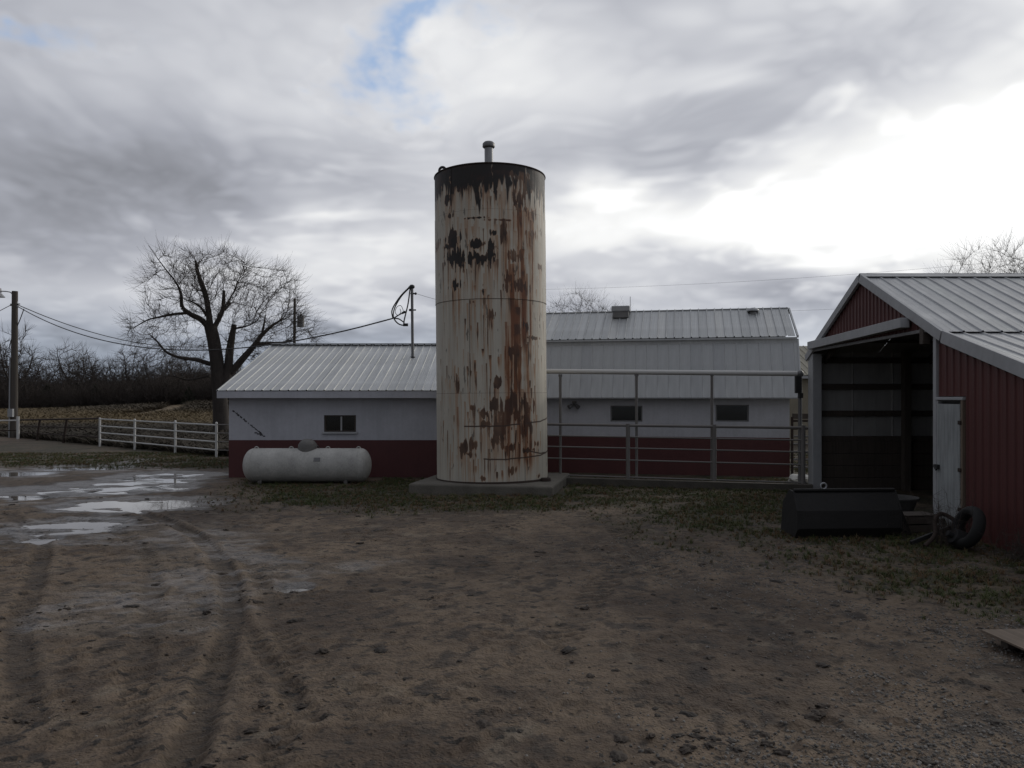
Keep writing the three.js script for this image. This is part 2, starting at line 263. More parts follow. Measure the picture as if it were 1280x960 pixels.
  const map = tex(1536, (u, v) => { const a = groundTile(u, v), b = groundTile2(u, v), s = (0.8 + 0.60 * a + 0.34 * b + 0.7 * pebbleTile(u, v)) * (1 - 0.8 * speckTile(u, v)); return [s, s * (0.985 + 0.03 * a), s * (0.96 + 0.05 * b)]; }, { repeat: 1 / 5.7 });
  const bump = tex(1024, (u, v) => 0.45 + 0.35 * groundTile(u, v) + 0.2 * groundTile2(u, v) + 0.5 * pebbleTile(u, v), { srgb: false, repeat: 1 / 4.3 });
  const rough = tex(1024, (u, v) => { const x = u * 44 - 24, d = v * 44 + 2; return lerp(0.88, 0.3, Math.max(sm(0.05, 0.5, dipAt(x, d)), 0.85 * sm(0.2, 0.9, yardDamp(x, d)) * sm(-0.25, 0.3, fbm(x * 2.1, d * 3.4, 5, 0.65)) * (1 - grassAmount(x, d)) * sm(30, 24, d))); }, { srgb: false, channel: 1, clamp: true });
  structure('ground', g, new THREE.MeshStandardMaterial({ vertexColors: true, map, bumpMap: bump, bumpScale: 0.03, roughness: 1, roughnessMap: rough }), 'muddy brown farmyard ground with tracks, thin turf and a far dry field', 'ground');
  const water = new THREE.MeshPhysicalMaterial({ color: col(0.125, 0.112, 0.098), roughness: 0.04, ior: 1.33, specularIntensity: 1 });
  const names = ['widest puddle of brown water on the yard', 'long puddle of brown water below the widest puddle'];
  puddles.forEach((p, i) => { const s = new THREE.CircleGeometry(1, 40); s.rotateX(-Math.PI / 2); s.scale(p.rx * 1.55, 1, p.rd * 1.55 + 0.15); const m = structure('puddle', s, water, names[i] || 'small shallow puddle of rainwater in the mud', 'puddle'); m.position.set(p.x, -0.035, -p.d); });
}
const gy = p => ground(p.x, -p.z);

// ---------------------------------------------------------------- sheet-metal surfaces
const panelGeos = {};
function panelGeo(s, L, rib = 0.02) {                     // one sheet strip: flat pan and one rib, in x across, y along, z out
  const key = [s.toFixed(3), L.toFixed(3), rib].join(); if (panelGeos[key]) return panelGeos[key];
  const pr = s > 0.1 ? [[0, 0], [0.018, 0], [0.03, rib], [0.05, rib], [0.062, 0], [s * 0.62, 0], [s * 0.62 + 0.008, rib * 0.16], [s * 0.62 + 0.02, 0], [s, 0]] : [[0, 0], [s, 0]];
  const P = [], U = [], N = [];
  for (let i = 0; i < pr.length - 1; i++) {
    const [a, za] = pr[i], [b, zb] = pr[i + 1], l = Math.hypot(b - a, zb - za), nx = -(zb - za) / l, nz = (b - a) / l;
    for (const [x, y, z] of [[a, 0, za], [b, 0, zb], [b, L, zb], [a, 0, za], [b, L, zb], [a, L, za]]) { P.push(x, y, z); U.push(x, y); N.push(nx, 0, nz); }
  }
  const g = new THREE.BufferGeometry(); g.setAttribute('position', new THREE.Float32BufferAttribute(P, 3)); g.setAttribute('uv', new THREE.Float32BufferAttribute(U, 2)); g.setAttribute('normal', new THREE.Float32BufferAttribute(N, 3));
  return panelGeos[key] = g;
}
function sheets(name, parent, o, u, v, W, Lof, s, mats, seed = 1, rib = 0.02) {   // strips along u from o, each Lof(t) long up v
  const r = rng(seed); u = u.clone().normalize(); v = v.clone().normalize(); const n = u.clone().cross(v);
  const q = new THREE.Quaternion().setFromRotationMatrix(new THREE.Matrix4().makeBasis(u, v, n));
  for (let t = 0; t < W - 0.01; t += s) {
    const w = Math.min(s, W - t), L = typeof Lof === 'function' ? Lof(t + w / 2) : [0, Lof];
    if (L[1] - L[0] < 0.02) continue;
    const m = mesh(name, panelGeo(w, L[1] - L[0], rib), mats[Math.floor(r() * mats.length)], parent);
    m.quaternion.copy(q); m.position.copy(o).addScaledVector(u, t).addScaledVector(v, L[0]).addScaledVector(n, (r() - 0.5) * 0.003);
  }
}
const roofMats = [M.roofA, M.roofA, M.roofB, M.roofC];

// ---------------------------------------------------------------- milk house
{
  const X0 = -7.43, X1 = -0.3, D0 = 21, D1 = 29.8, DR = 25.4, HW = 2.1, HR = 3.78, HE = 2.285, t = 0.2;
  const h = thing('milk_house', 'low white and dark red building with pale ribbed metal roof beside rusty tank', 'building', [X0, 0, -D0]);
  const Lx = X1 - X0, wx = (405 - 640) * D0 / F - X0, wx1 = (445 - 640) * D0 / F - X0, wy0 = EYE - (540 - HOR) * D0 / F, wy1 = EYE - (519 - HOR) * D0 / F;
  mesh('wall', slab(rect(0, Lx, 0.985, HW), t, [rect(wx, wx1, wy0, wy1)]).translate(0, 0, -t), M.white, h);
  mesh('base_wall', span(-0.004, Lx, -0.1, 0.985, -t, 0.006, 0), M.red, h).userData.label = 'dark red painted lower wall';
  const gable = [[0, 0], [D1 - D0 - 2 * t, 0], [D1 - D0 - 2 * t, HW], [DR - D0 - t, HR - 0.12], [0, HW]];
  for (const [x, nm] of [[0, 'side_wall'], [Lx - t, 'side_wall']]) mesh(nm, slab(gable.map(([a, b]) => [-a, b]).reverse(), t).rotateY(-Math.PI / 2).translate(x + t, 0, 0), M.white, h).position.z = -t - 0.001;
  mesh('back_wall', span(0, Lx, 0, HW, -(D1 - D0), -(D1 - D0) + t, 0), M.white, h);
  mesh('floor', span(0.2, Lx - 0.2, -0.05, 0.03, -(D1 - D0) + 0.2, -0.2, 0), M.concrete, h);
  // window
  const w = group('window', h), fw = 0.05; w.position.set(wx, wy0, -0.06);
  const ww = wx1 - wx, wh = wy1 - wy0;
  mesh('sill', box(ww + 0.08, 0.05, 0.14, ww / 2, -0.022, 0.06), M.trim, w);
  mesh('frame', mergeGeometries([box(fw, wh, 0.05, fw / 2, wh / 2), box(fw, wh, 0.05, ww - fw / 2, wh / 2), box(ww - 2 * fw, fw * 0.7, 0.045, ww / 2, fw * 0.35 + 0.003), box(ww - 2 * fw, fw * 0.7, 0.045, ww / 2, wh - fw * 0.35)]), M.wood, w);
  mesh('mullion', box(0.045, wh - 0.07, 0.05, ww * 0.53, wh / 2), M.trim, w);
  for (const [a, b] of [[fw, ww * 0.53 - 0.022], [ww * 0.53 + 0.022, ww - fw]]) mesh('pane', box(b - a, wh - 0.07, 0.004, (a + b) / 2, wh / 2, 0, 0), M.glass, w);
  // stepped settlement crack in the blockwork
  const cr = rng(5), cg = [];
  for (let i = 0; i < 12; i++) { const px = 292 + i * 3.1, py = 514 + i * 2.5, x = (px - 640) * D0 / F - X0, y = EYE - (py - HOR) * D0 / F; const a = box(0.03 + cr() * 0.05, 0.016 + cr() * 0.03, 0.004, 0, 0, 0, 0); a.rotateZ(-0.3 - cr() * 0.8).translate(x, y, 0.003); cg.push(a); if (i % 3 === 1) cg.push(box(0.02, 0.05 + 0.03 * cr(), 0.004, x + 0.03, y - 0.02, 0.004, 0)); }
  for (let i = 0; i < 4; i++) { const x = (320 + i * 3.4 - 640) * D0 / F - X0, y = EYE - (541 + i * 1.4 - HOR) * D0 / F; cg.push(box(0.05 + 0.05 * cr(), 0.03, 0.004, x, y, 0.0055, 0)); }
  cg.forEach(g => mesh('crack', g, M.crack, h)); h.children.at(-1).userData.label = 'dark crack at the lower end of its stepped line';
  // roof
  const rf = group('roof', h), xo = -0.19, W = Lx + 0.19, eave = 0.4;
  const up = V(0, HR - HE, -(DR - D0 + eave)), sl = up.length();
  sheets('roof_panel', rf, V(xo, HE, eave), V(1, 0, 0), up, W, sl, 0.2286, roofMats, 3);
  const dn = V(0, HE - HR, -(D1 - DR + eave)); sheets('roof_panel', rf, V(xo + W, HE, -(D1 - D0) - eave), V(-1, 0, 0), dn.clone().negate(), W, dn.length(), 0.6858, roofMats, 4);
  mesh('ridge_cap', mergeGeometries([box(W, 0.012, 0.2, xo + W / 2, HR + 0.012, -(DR - D0) + 0.095, 0).rotateX(0), box(W, 0.03, 0.03, xo + W / 2, HR + 0.03, -(DR - D0), 0)]), M.roofB, rf);
  mesh('fascia', span(xo + 0.01, xo + W, HE - 0.2, HE - 0.02, eave - 0.05, eave - 0.015), M.white, rf);
  mesh('soffit', span(xo + 0.03, xo + W - 0.02, HE - 0.19, HE - 0.165, 0.01, eave - 0.052, 0), M.white, rf);
  const rk = V(0, HR - HE, -(DR - D0 + eave));
  mesh('rake_board', beam(V(xo + 0.02, HE - 0.1, eave - 0.06), V(xo + 0.02, HE - 0.1, eave - 0.06).add(rk), 0.035, 0.14), M.white, rf);
  mesh('rake_board', beam(V(xo + 0.02, HE - 0.1, -(D1 - D0) - eave + 0.06), V(xo + 0.02, HR - 0.1, -(DR - D0) - 0.02), 0.035, 0.14), M.white, rf);
  // small white stub pipe at the foot of the wall
  mesh('wall_pipe', pipe(V(5.8, 0.12, 0.04), V(5.8, 0.34, 0.04), 0.02), M.fenceWhite, h);
}

// ---------------------------------------------------------------- service mast on the milk house roof, with its drip loops
{
  const d = 23.85, base = at(516, 449, d), m = thing('service_mast', 'thin dark electrical mast with looped cables standing on low roof', 'mast', base.toArray());
  const L = (px, py, dd = d) => at(px, py, dd).sub(base);
  mesh('mast_pipe', pipe(V(0, -0.3, 0), L(515, 360), 0.042), M.steel, m);
  mesh('roof_flashing', new THREE.CylinderGeometry(0.06, 0.13, 0.1, 14).translate(0, 0.03, 0), M.dark, m);
  mesh('weatherhead', mergeGeometries([new THREE.SphereGeometry(0.085, 12, 8).scale(1, 0.8, 1).translate(...L(515, 358.5).toArray()), pipe(L(515, 358), L(511.5, 360.5), 0.07, 0.05)]), M.dark, m);
  for (const py of [367, 387.5]) mesh('bracket', mergeGeometries([pipe(L(513, py), L(520, py), 0.022), new THREE.SphereGeometry(0.04, 8, 6).translate(...L(py < 380 ? 519.5 : 512.6, py).toArray())]), M.dark, m);
  const loops = [[[511.5, 359], [500, 371], [490, 388], [491, 398]], [[512, 359.5], [502, 370], [493, 386], [492, 397], [497, 404], [503, 406.5], [509, 406]], [[512.6, 361], [510, 380], [505, 402], [505, 405]], [[505, 403], [498, 398.5], [492, 398]], [[492, 398], [498, 394], [505, 390.5]], [[505, 390.5], [501, 382], [496, 384], [494, 390], [497, 394], [501, 390], [500, 386]]];
  loops.forEach((l, i) => mesh('cable', curve(l.map((p, k) => L(p[0], p[1], d + 0.15 * Math.sin(k + i))), i > 4 ? 0.009 : 0.02, 30), M.wire, m));
  mesh('splice', pipe(L(504, 406), L(510, 406), 0.045), M.dark, m); mesh('splice', pipe(L(502.5, 391.5), L(507, 389.5), 0.035), M.dark, m);
}

// ---------------------------------------------------------------- gambrel barn
const barnTurn = -12 * Math.PI / 180, barnCorner = V(7.52, 0, -20.9);
{
  const b = thing('gambrel_barn', 'long pale gambrel roofed barn with white and dark red wall behind pipe fence', 'building', barnCorner.toArray(), barnTurn);
  const dirX = V(Math.cos(barnTurn), 0, -Math.sin(barnTurn));
  const lx = (px, off) => { const nrm = V(Math.sin(barnTurn), 0, Math.cos(barnTurn)), p0 = barnCorner.clone().addScaledVector(nrm, off), ray = V((px - 640) / F, 0, -1), k = p0.dot(nrm) / ray.dot(nrm); return { x: ray.clone().multiplyScalar(k).sub(p0).dot(dirX), d: k }; };
  const Lb = 7.6, wz = -0.3, t = 0.18, HW = 2.12;
  const holes = [], wins = [];
  for (const [a, c, y0, y1] of [[763, 803, 527, 507], [894.5, 936, 527, 506]]) { const A = lx(a, wz), B = lx(c, wz), dm = (A.d + B.d) / 2, lo = EYE - (y0 - HOR) * dm / F, hi = EYE - (y1 - HOR) * dm / F; holes.push(rect(A.x, B.x, lo, hi)); wins.push([A.x, B.x, lo, hi]); }
  const xr = lx(987, wz).x;
  mesh('wall', slab(rect(-Lb, xr, 1.03, HW), t, holes).translate(0, 0, wz - t), M.white, b);
  mesh('base_wall', span(-Lb, xr + 0.004, -0.1, 1.03, wz - t, wz + 0.006, 0), M.red, b).userData.label = 'dark red painted lower wall';
  const prof = [[0, 0], [-4.2, 0], [-4.2, 2.12], [-3.75, 3.66], [-2.1, 4.5], [-0.45, 3.66], [0, 2.12]];
  for (const x of [xr - 0.02, -Lb + t]) mesh('end_wall', slab(prof.map(([z, y]) => [-z, y]).reverse().map(([a, y]) => [a, y]), t).rotateY(Math.PI / 2).translate(x - t, 0, wz - 0.002).translate(0, 0, 0), M.siding, b);
  mesh('back_wall', span(-Lb, xr, 0, 2.1, wz - 4.2 - t, wz - 4.2, 0), M.white, b);
  mesh('floor', span(-Lb + 0.2, xr - 0.2, -0.05, 0.03, -4.3, -0.6, 0), M.concrete, b);
  for (const [a, c, lo, hi] of wins) {
    const w = group('window', b); w.position.set(a, lo, wz - 0.07); const ww = c - a, wh = hi - lo;
    mesh('frame', mergeGeometries([box(0.04, wh, 0.05, 0.02, wh / 2), box(0.04, wh, 0.05, ww - 0.02, wh / 2), box(ww - 0.08, 0.035, 0.045, ww / 2, 0.018), box(ww - 0.08, 0.035, 0.045, ww / 2, wh - 0.018)]), M.steel, w);
    mesh('pane', box(ww - 0.08, wh - 0.07, 0.004, ww / 2, wh / 2, 0, 0), M.glass, w);
  }
  // roof: steep lower slope, shallow upper slope, both sides
  const z1 = -0.69, z2 = -2.4, y0 = 2.11, y1 = 3.72, y2 = 4.64, W = Lb + 0.02;
  const lower = group('lower_roof', b), upper = group('upper_roof', b);
  const lv = V(0, y1 - y0, z1); sheets('wall_panel', lower, V(-Lb, y0, 0), V(1, 0, 0), lv, W, lv.length(), 0.3, [M.siding, M.siding, M.sidingB], 7, 0.012);
  const uv = V(0, y2 - y1, z2 - z1); sheets('roof_panel', upper, V(-Lb, y1 + 0.03, z1 + 0.1), V(1, 0, 0), uv.clone(), W - 0.05, uv.length() + 0.1, 0.2286, roofMats, 8, 0.03);
  sheets('roof_panel', upper, V(0, y1 + 0.03, 2 * z2 - z1 - 0.1), V(-1, 0, 0), V(0, y2 - y1, -(z2 - z1)), W, uv.length() + 0.1, 0.9144, roofMats, 9);
  sheets('wall_panel', lower, V(0, y0, 2 * z2), V(-1, 0, 0), V(0, y1 - y0, -z1), W, lv.length(), 0.9144, [M.siding], 10);
  mesh('ridge_cap', box(W - 0.03, 0.03, 0.16, -Lb / 2, y2 + 0.06, z2 + 0.02), M.roofB, upper);
  mesh('drip_edge', box(W, 0.05, 0.03, -Lb / 2, y1 - 0.015, z1 + 0.115), M.siding, upper);
  mesh('frieze', box(W, 0.12, 0.03, -Lb / 2, y1 - 0.09, z1 + 0.05), M.siding, upper);
  mesh('rake_trim', mergeGeometries([beam(V(0.03, y1 + 0.02, z1 + 0.1), V(0.03, y2 + 0.04, z2), 0.05, 0.07), beam(V(0.03, y1 + 0.02, 2 * z2 - z1 - 0.1), V(0.03, y2 + 0.04, z2 - 0.01), 0.05, 0.07)]), M.siding, upper);
  mesh('corner_trim', beam(V(0.04, y0, -0.0), V(0.04, y1 - 0.04, z1), 0.05, 0.05), M.siding, lower);
  mesh('drip_edge', box(W, 0.04, 0.05, -Lb / 2, y0 - 0.02, -0.01), M.galv, lower);
  mesh('soffit', span(-Lb, 0, y0 - 0.03, y0 - 0.01, wz + 0.004, -0.04, 0), M.siding, lower);
  // vents on the upper roof
  const slope = Math.atan2(y2 - y1, -(z2 - z1)), onRoof = f => [y1 + 0.05 + (y2 - y1) * f, z1 + (z2 - z1) * f];
  const A = lx(776, z2 + 0.5), [vy, vz] = onRoof(0.78), vent = group('box_vent', upper); vent.position.set(A.x, vy, vz);
  mesh('vent_body', box(0.46, 0.2, 0.42, 0, 0.08, 0), M.steel, vent); mesh('vent_hood', box(0.54, 0.17, 0.5, 0, 0.245, 0, 0.03), M.galv, vent); mesh('antenna', pipe(V(0.27, 0.1, 0), V(0.27, 0.62, 0), 0.008), M.steel, vent);
  const B = lx(942, z2 + 0.5), [qy, qz] = onRoof(0.8), v2 = group('round_vent', upper); v2.position.set(B.x, qy, qz);
  mesh('vent_neck', new THREE.CylinderGeometry(0.09, 0.11, 0.12, 16).translate(0, 0.02, 0), M.steel, v2); mesh('vent_cap', new THREE.SphereGeometry(0.17, 16, 8, 0, 6.3, 0, 1.7).scale(1, 0.55, 1).translate(0, 0.1, 0), M.galv, v2);
  // faded pale light fixture under the eave
  const C = lx(718, wz), fx = group('wall_light', b); fx.position.set(C.x, 1.95, wz + 0.01);
  mesh('backplate', box(0.12, 0.1, 0.03, 0, 0, 0.015), M.steel, fx); for (const s of [-1, 1]) mesh('flood_head', pipe(V(0, -0.02, 0.05), V(s * 0.13, -0.12, 0.17), 0.03, 0.065), M.steel, fx);
}

// ---------------------------------------------------------------- rusty upright tank
{
  const D = 18.8, cx = (614.5 - 640) * D / F, R = 1.295, H = 7.03, y0 = 0.21;
  const tank = thing('silo_tank', 'tall upright cylindrical steel tank, cream paint streaked with rust, vent pipe on top', 'tank', [cx + 0.02, y0, -D]);
  tank.rotation.z = 0.0088;
  const TW = 1536, TH = 1408;
  // marks are listed by the photo's columns and rows, turned into angle round the shell and height
  const ang = px => Math.asin(Math.max(-1, Math.min(1, (px - 614.5) / 69.5)));
  const R2 = rng(77), patches = [], drips = [];
  const up = (px, py) => { const a = ang(px), d = D - R * Math.cos(a); return [a * R, EYE - y0 + (HOR - py) * d / F]; };
  const patch = (px, py, w, h, k = 1) => { const [u, v] = up(px, py); patches.push([u, v, w * 0.0182 / Math.max(0.35, Math.cos(ang(px))), h * 0.0182, k]); };
  const drip = (px, py, len, w, k) => { const [u, v] = up(px, py); drips.push([u, v, len * 0.0182, w * 0.0182, k]); };
  for (const p of [[556, 225, 10, 16], [574, 228, 11, 16], [590, 222, 12, 14], [600, 214, 16, 9], [621, 226, 9, 14], [633, 213, 12, 8], [655, 222, 14, 14], [652, 245, 8, 18], [645, 216, 18, 8], [566, 248, 6, 10, .7], [571, 298, 9, 14], [575, 322, 17, 14], [594, 322, 9, 9], [605, 322, 9, 8], [617, 316, 6, 14], [600, 306, 12, 5, .8], [566, 308, 12, 5, .7], [632, 292, 5, 8], [620, 290, 4, 5, .8], [646, 320, 9, 7], [650, 358, 13, 8], [638, 347, 6, 9, .8], [573, 356, 9, 7, .9], [606, 364, 4, 8], [595, 377, 4, 4, .8], [616, 394, 4, 6], [657, 408, 5, 8], [643, 440, 5, 6], [667, 423, 8, 2, .8], [666, 268, 5, 12, .7], [665, 293, 5, 8, .7], [676, 335, 2.5, 4, .8], [624, 478, 4, 6], [575, 480, 2, 8, .8], [622, 508, 10, 9], [640, 506, 9, 12], [656, 509, 9, 14], [634, 520, 20, 14], [655, 525, 8, 20], [607, 517, 7, 5], [594, 509, 2.5, 4], [608, 530, 8, 4, .8], [582, 560, 6, 9, .9], [593, 556, 5, 8, .8], [588, 568, 8, 4, .7], [620, 552, 10, 10, .6], [638, 560, 5, 8, .8], [624, 535, 12, 16, .8], [670, 556, 3, 5, .6], [661, 563, 7, 3, .8], [551, 305, 3, 10, .6], [566, 270, 5, 3, .6], [604, 598, 4, 3, .6], [672, 596, 3, 4, .6], [640, 588, 4, 6, .5], [599, 272, 14, 1.4, .6], [628, 275, 20, 1.2, .5]]) patch(...p);
  for (let i = 0; i < 9; i++) patch(548 + i * 15, 208 + R2() * 6, 8, 7, 0.9);
  for (const p of patches.slice()) if (p[1] > 0.3) for (let i = 0; i < 5; i++) drips.push([p[0] + (R2() - 0.5) * 1.6 * p[2], p[1], 0.3 + R2() * 1.4, 0.012 + 0.03 * R2(), p[4] * (0.4 + 0.5 * R2())]);
  for (let i = 0; i < 300; i++) drip(552 + R2() * 128, 215 + R2() * 370, 8 + R2() * 70, 0.4 + R2() * 1.3, 0.3 + R2() * 0.6);
  for (let i = 0; i < 55; i++) drip(632 + R2() * 34, 250 + R2() * 290, 30 + R2() * 110, 1 + R2() * 3.5, 0.35 + R2() * 0.5);
  for (let i = 0; i < 42; i++) drip(556 + R2() * 70, 212 + R2() * 22, 14 + R2() * 40, 0.8 + R2() * 2.2, 0.5 + R2() * 0.4);
  for (const [x, y, l] of [[575, 470, 30], [597, 452, 50], [598, 470, 25], [606, 438, 12], [615, 446, 60], [625, 448, 20], [620, 478, 60], [600, 405, 45], [617, 395, 40], [660, 430, 66], [667, 457, 28], [662, 478, 16], [585, 400, 40], [624, 520, 75], [632, 560, 40], [655, 540, 60], [644, 540, 60], [628, 590, 16], [622, 592, 14]]) drip(x, y, l, 1.6, 0.95);
  for (let i = 0; i < 240; i++) drips.push([1.9 + R2() * 4.3, 0.4 + R2() * 6.6, 0.2 + R2() * 1.6, 0.01 + 0.035 * R2(), 0.3 + 0.6 * R2()]);   // round the back
  for (let i = 0; i < 40; i++) patches.push([2.1 + R2() * 4, 0.4 + R2() * 6.7, 0.05 + 0.25 * R2() ** 2, 0.05 + 0.25 * R2() ** 2, 0.9]);
  const CIRC = 2 * Math.PI * R, dark = new Float32Array(TW * TH), rust = new Float32Array(TW * TH);
  const put = (u0, v0, u1, v1, f) => { const i0 = Math.floor(u0 / CIRC * TW), i1 = Math.ceil(u1 / CIRC * TW), j0 = Math.max(0, Math.floor(v0 / H * TH)), j1 = Math.min(TH - 1, Math.ceil(v1 / H * TH)); for (let j = j0; j <= j1; j++) for (let i = i0; i <= i1; i++) f((j * TW + ((i % TW) + TW) % TW), (i + 0.5) / TW * CIRC, (j + 0.5) / TH * H); };
  for (const [u, v, a, b, k] of patches) put(u - a * 1.9, v - b * 1.9, u + a * 1.9, v + b * 1.9, (q, x, y) => {
    const e = Math.hypot((x - u) / a, (y - v) / b) + 1.1 * fbm(x * 8, y * 2.6, 5, 0.68) + 0.7 * vn(x * 30, y * 3.5);
    const core = 1 - sm(0.34 + 0.4 * k, 0.5 + 0.42 * k, e); dark[q] = Math.max(dark[q], core * (v > 4.2 && u < 0.25 ? 1 : 0.66 + 0.35 * fbm(x * 5 + 9, y * 4, 3))); rust[q] = Math.max(rust[q], 0.8 * (1 - sm(0.42 + 0.36 * k, 1.02, e)));
  });
  for (const [u, v, L, w, k] of drips) put(u - w * 2, v - L, u + w * 2, v + w, (q, x, y) => {
    const t = (v - y) / L, ww = w * (1 - 0.55 * Math.max(0, t)) * (1 + 0.5 * vn(x * 5, y * 6)), e = Math.abs(x - u - 0.012 * vn(y * 2.5, u * 40)) / ww, f = k * (1 - sm(0.5, 1.15, e)) * (t < 0 ? 1 : (1 - sm(0.15, 1, t)));
    rust[q] = Math.max(rust[q], f * 0.85); if (k > 0.7 && t < 0.55) dark[q] = Math.max(dark[q], f * 0.8 * sm(0.62, 0.9, f / k) * sm(-0.4, 0.3, vn(x * 9, y * 5)));
  });
  const seamLines = [[up(583, 533), up(684, 521)], [up(606, 574), up(684, 562)], [up(655, 564), up(684, 563)]];
  const band0 = ang(634) * R, band1 = ang(668) * R;
  const T = tex([TW, TH], (a, b) => {
    const x = a * CIRC, y = b * H, i = Math.min(TW - 1, Math.floor(a * TW)), j = Math.min(TH - 1, Math.floor(b * TH)), q = j * TW + i;
    const xs = x > CIRC / 2 ? x - CIRC : x, st = fbm(x * 16, y * 0.5, 4, 0.65), bl = fbm(x * 1.4, y * 1.1, 5, 0.6);
    const grain = 1 - 0.2 * st - 0.12 * bl; let c = [0.46 * grain, 0.43 * grain, 0.36 * grain];
    const bd = sm(band0 - 0.18, band0 + 0.05, xs) * sm(band1 + 0.1, band1 - 0.12, xs) * sm(0.1, 0.7, y) * sm(6.5, 5.8, y);
    let r = Math.min(1, rust[q] + bd * (0.34 + 0.85 * fbm(x * 24, y * 0.8, 3, 0.6) + 0.35 * bl));
    r = Math.max(0, r + 0.12 * sm(0.1, 0.6, st) * sm(0, 1, y));
    c = mixc(c, mixc([0.33, 0.155, 0.058], [0.17, 0.062, 0.025], sm(0.5, 1.1, r + 0.25 * bl)), Math.min(1, r * 1.05));
    const tip = sm(6.42, 6.56, y + 0.5 * fbm(x * 4, y * 1.5, 4) + 0.34 * vn(x * 11, y * 0.7) + 0.16 * vn(x * 30, y)) * sm(-0.35, -0.12, fbm(x * 7 + 8, y * 2.2, 4, 0.62) + 0.06 + 0.35 * sm(6.75, 7.0, y));
    const scab = sm(0.47, 0.56, fbm(x * 11 + 30, y * 3.0, 4, 0.6)) * 0.6;
    const dk = Math.min(1, Math.max(dark[q], tip, scab));
    c = mixc(c, mixc([0.017, 0.0135, 0.0125], [0.036, 0.020, 0.015], sm(0, 0.6, fbm(x * 6, y * 6, 3))), Math.min(1, dk));
    for (const [A, B] of seamLines) { if (xs < A[0] || xs > B[0]) continue; const t = (xs - A[0]) / (B[0] - A[0]), yy = lerp(A[1], B[1], t) - 0.05 * Math.sin(t * 3.14) + 0.012 * vn(x * 6, 3), e = Math.abs(y - yy); if (e < 0.03) c = mixc(c, [0.06, 0.035, 0.025], (1 - sm(0.006, 0.024, e)) * sm(-0.7, 0.1, vn(x * 4, 9 + A[1]) + 0.4)); }
    return c;
  }, {});
  const shell = new THREE.MeshStandardMaterial({ map: T, roughness: 0.62, bumpMap: tex(512, (u, v) => 0.5 + 0.4 * grime(u, v) + 0.2 * streak(u, v), { srgb: false, repeat: 3 }), bumpScale: 0.012 });
  T.wrapS = THREE.RepeatWrapping; T.wrapT = THREE.ClampToEdgeWrapping;
  // shell courses: each ring of plates slightly larger or smaller, with a weld bead between
  const cuts = [0, 1.99, 4.06, 6.02, H];
  for (let k = 0; k < 4; k++) {
    const a = cuts[k], b = cuts[k + 1], rr = R + [0, -0.004, 0.002, -0.003][k], g = new THREE.CylinderGeometry(rr, rr, b - a, 120, 8, true, 0, Math.PI * 2), p = g.attributes.position, uv = g.attributes.uv;
    for (let i = 0; i < p.count; i++) {
      const y = p.getY(i) + (a + b) / 2, th = Math.atan2(p.getX(i), p.getZ(i));
      const w = 1 + 0.004 * fbm(Math.cos(th) * 2 + 5, Math.sin(th) * 2 + y * 0.8, 3) * sm(0, 0.3, y - a) * sm(0, 0.3, b - y);
      p.setXYZ(i, p.getX(i) * w, y, p.getZ(i) * w); uv.setXY(i, (i % 121) / 120, y / H);
    }
    g.computeVertexNormals();
    mesh('shell_course', g, shell, tank);
    if (k) mesh('weld_seam', new THREE.TorusGeometry(rr, 0.0045, 6, 120).rotateX(Math.PI / 2).translate(0, a, 0), M.rusty, tank);
  }
  for (const [k, th] of [[0, 0.62], [1, -0.35], [2, 0.25], [3, -0.7], [0, 2.6], [1, 2.9], [2, 3.6], [3, 2.2]]) mesh('plate_joint', box(0.006, cuts[k + 1] - cuts[k] - 0.02, 0.006, 0, (cuts[k] + cuts[k + 1]) / 2, R + 0.0005, 0).rotateY(th), M.rusty, tank);
  // rim, lid, vent pipe, lifting lug, base ring
  mesh('rim', new THREE.TorusGeometry(R - 0.004, 0.02, 8, 120).rotateX(Math.PI / 2).translate(0, H, 0), M.rusty, tank);
  mesh('lid', new THREE.LatheGeometry([[0, 0.2], [0.3, 0.19], [0.8, 0.13], [1.15, 0.05], [R - 0.01, 0.0]].map(p => new THREE.Vector2(...p)).reverse(), 64).translate(0, H + 0.005, 0), M.rusty, tank);
  const vp = group('vent_pipe', tank); vp.position.set(-0.02, H, 0); vp.scale.set(0.95, 0.78, 0.95);
  mesh('pipe', new THREE.CylinderGeometry(0.105, 0.105, 0.85, 20).translate(0, 0.53, 0), M.galv, vp); mesh('collar', new THREE.CylinderGeometry(0.135, 0.15, 0.12, 20).translate(0, 0.22, 0), M.rusty, vp);
  mesh('cap', new THREE.LatheGeometry([[0, 1.12], [0.11, 1.11], [0.15, 1.06], [0.155, 0.96], [0.13, 0.93], [0.09, 0.93]].map(p => new THREE.Vector2(...p)).reverse(), 20), M.steel, vp);
  mesh('lifting_lug', new THREE.TorusGeometry(0.075, 0.03, 8, 18).scale(1, 1.1, 1).translate(-1.08, H + 0.1, 0.35), M.dark, tank);
  mesh('base_ring', new THREE.CylinderGeometry(R + 0.015, R + 0.03, 0.045, 96, 1, true).translate(0, 0.018, 0), M.rusty, tank);
  mesh('base_flange', new THREE.CylinderGeometry(0.11, 0.12, 0.07, 12).translate(1.22, 0.03, 0.72), M.rusty, tank);
  // plinth
  const sl = thing('concrete_slab', 'square concrete slab under the rusty upright tank', 'slab', [-0.42, 0, -18.82], -11 * Math.PI / 180);
  mesh('slab', (() => { const g = metricUV(new RoundedBoxGeometry(3.2, 0.36, 3.15, 6, 0.05)), p = g.attributes.position; for (let i = 0; i < p.count; i++) { const x = p.getX(i), y = p.getY(i), z = p.getZ(i), k = 1 + 0.012 * fbm(x * 3 + y * 2, z * 3, 3); p.setXYZ(i, x * k, y + 0.03, z * k); } return g; })(), M.slab, sl);
}

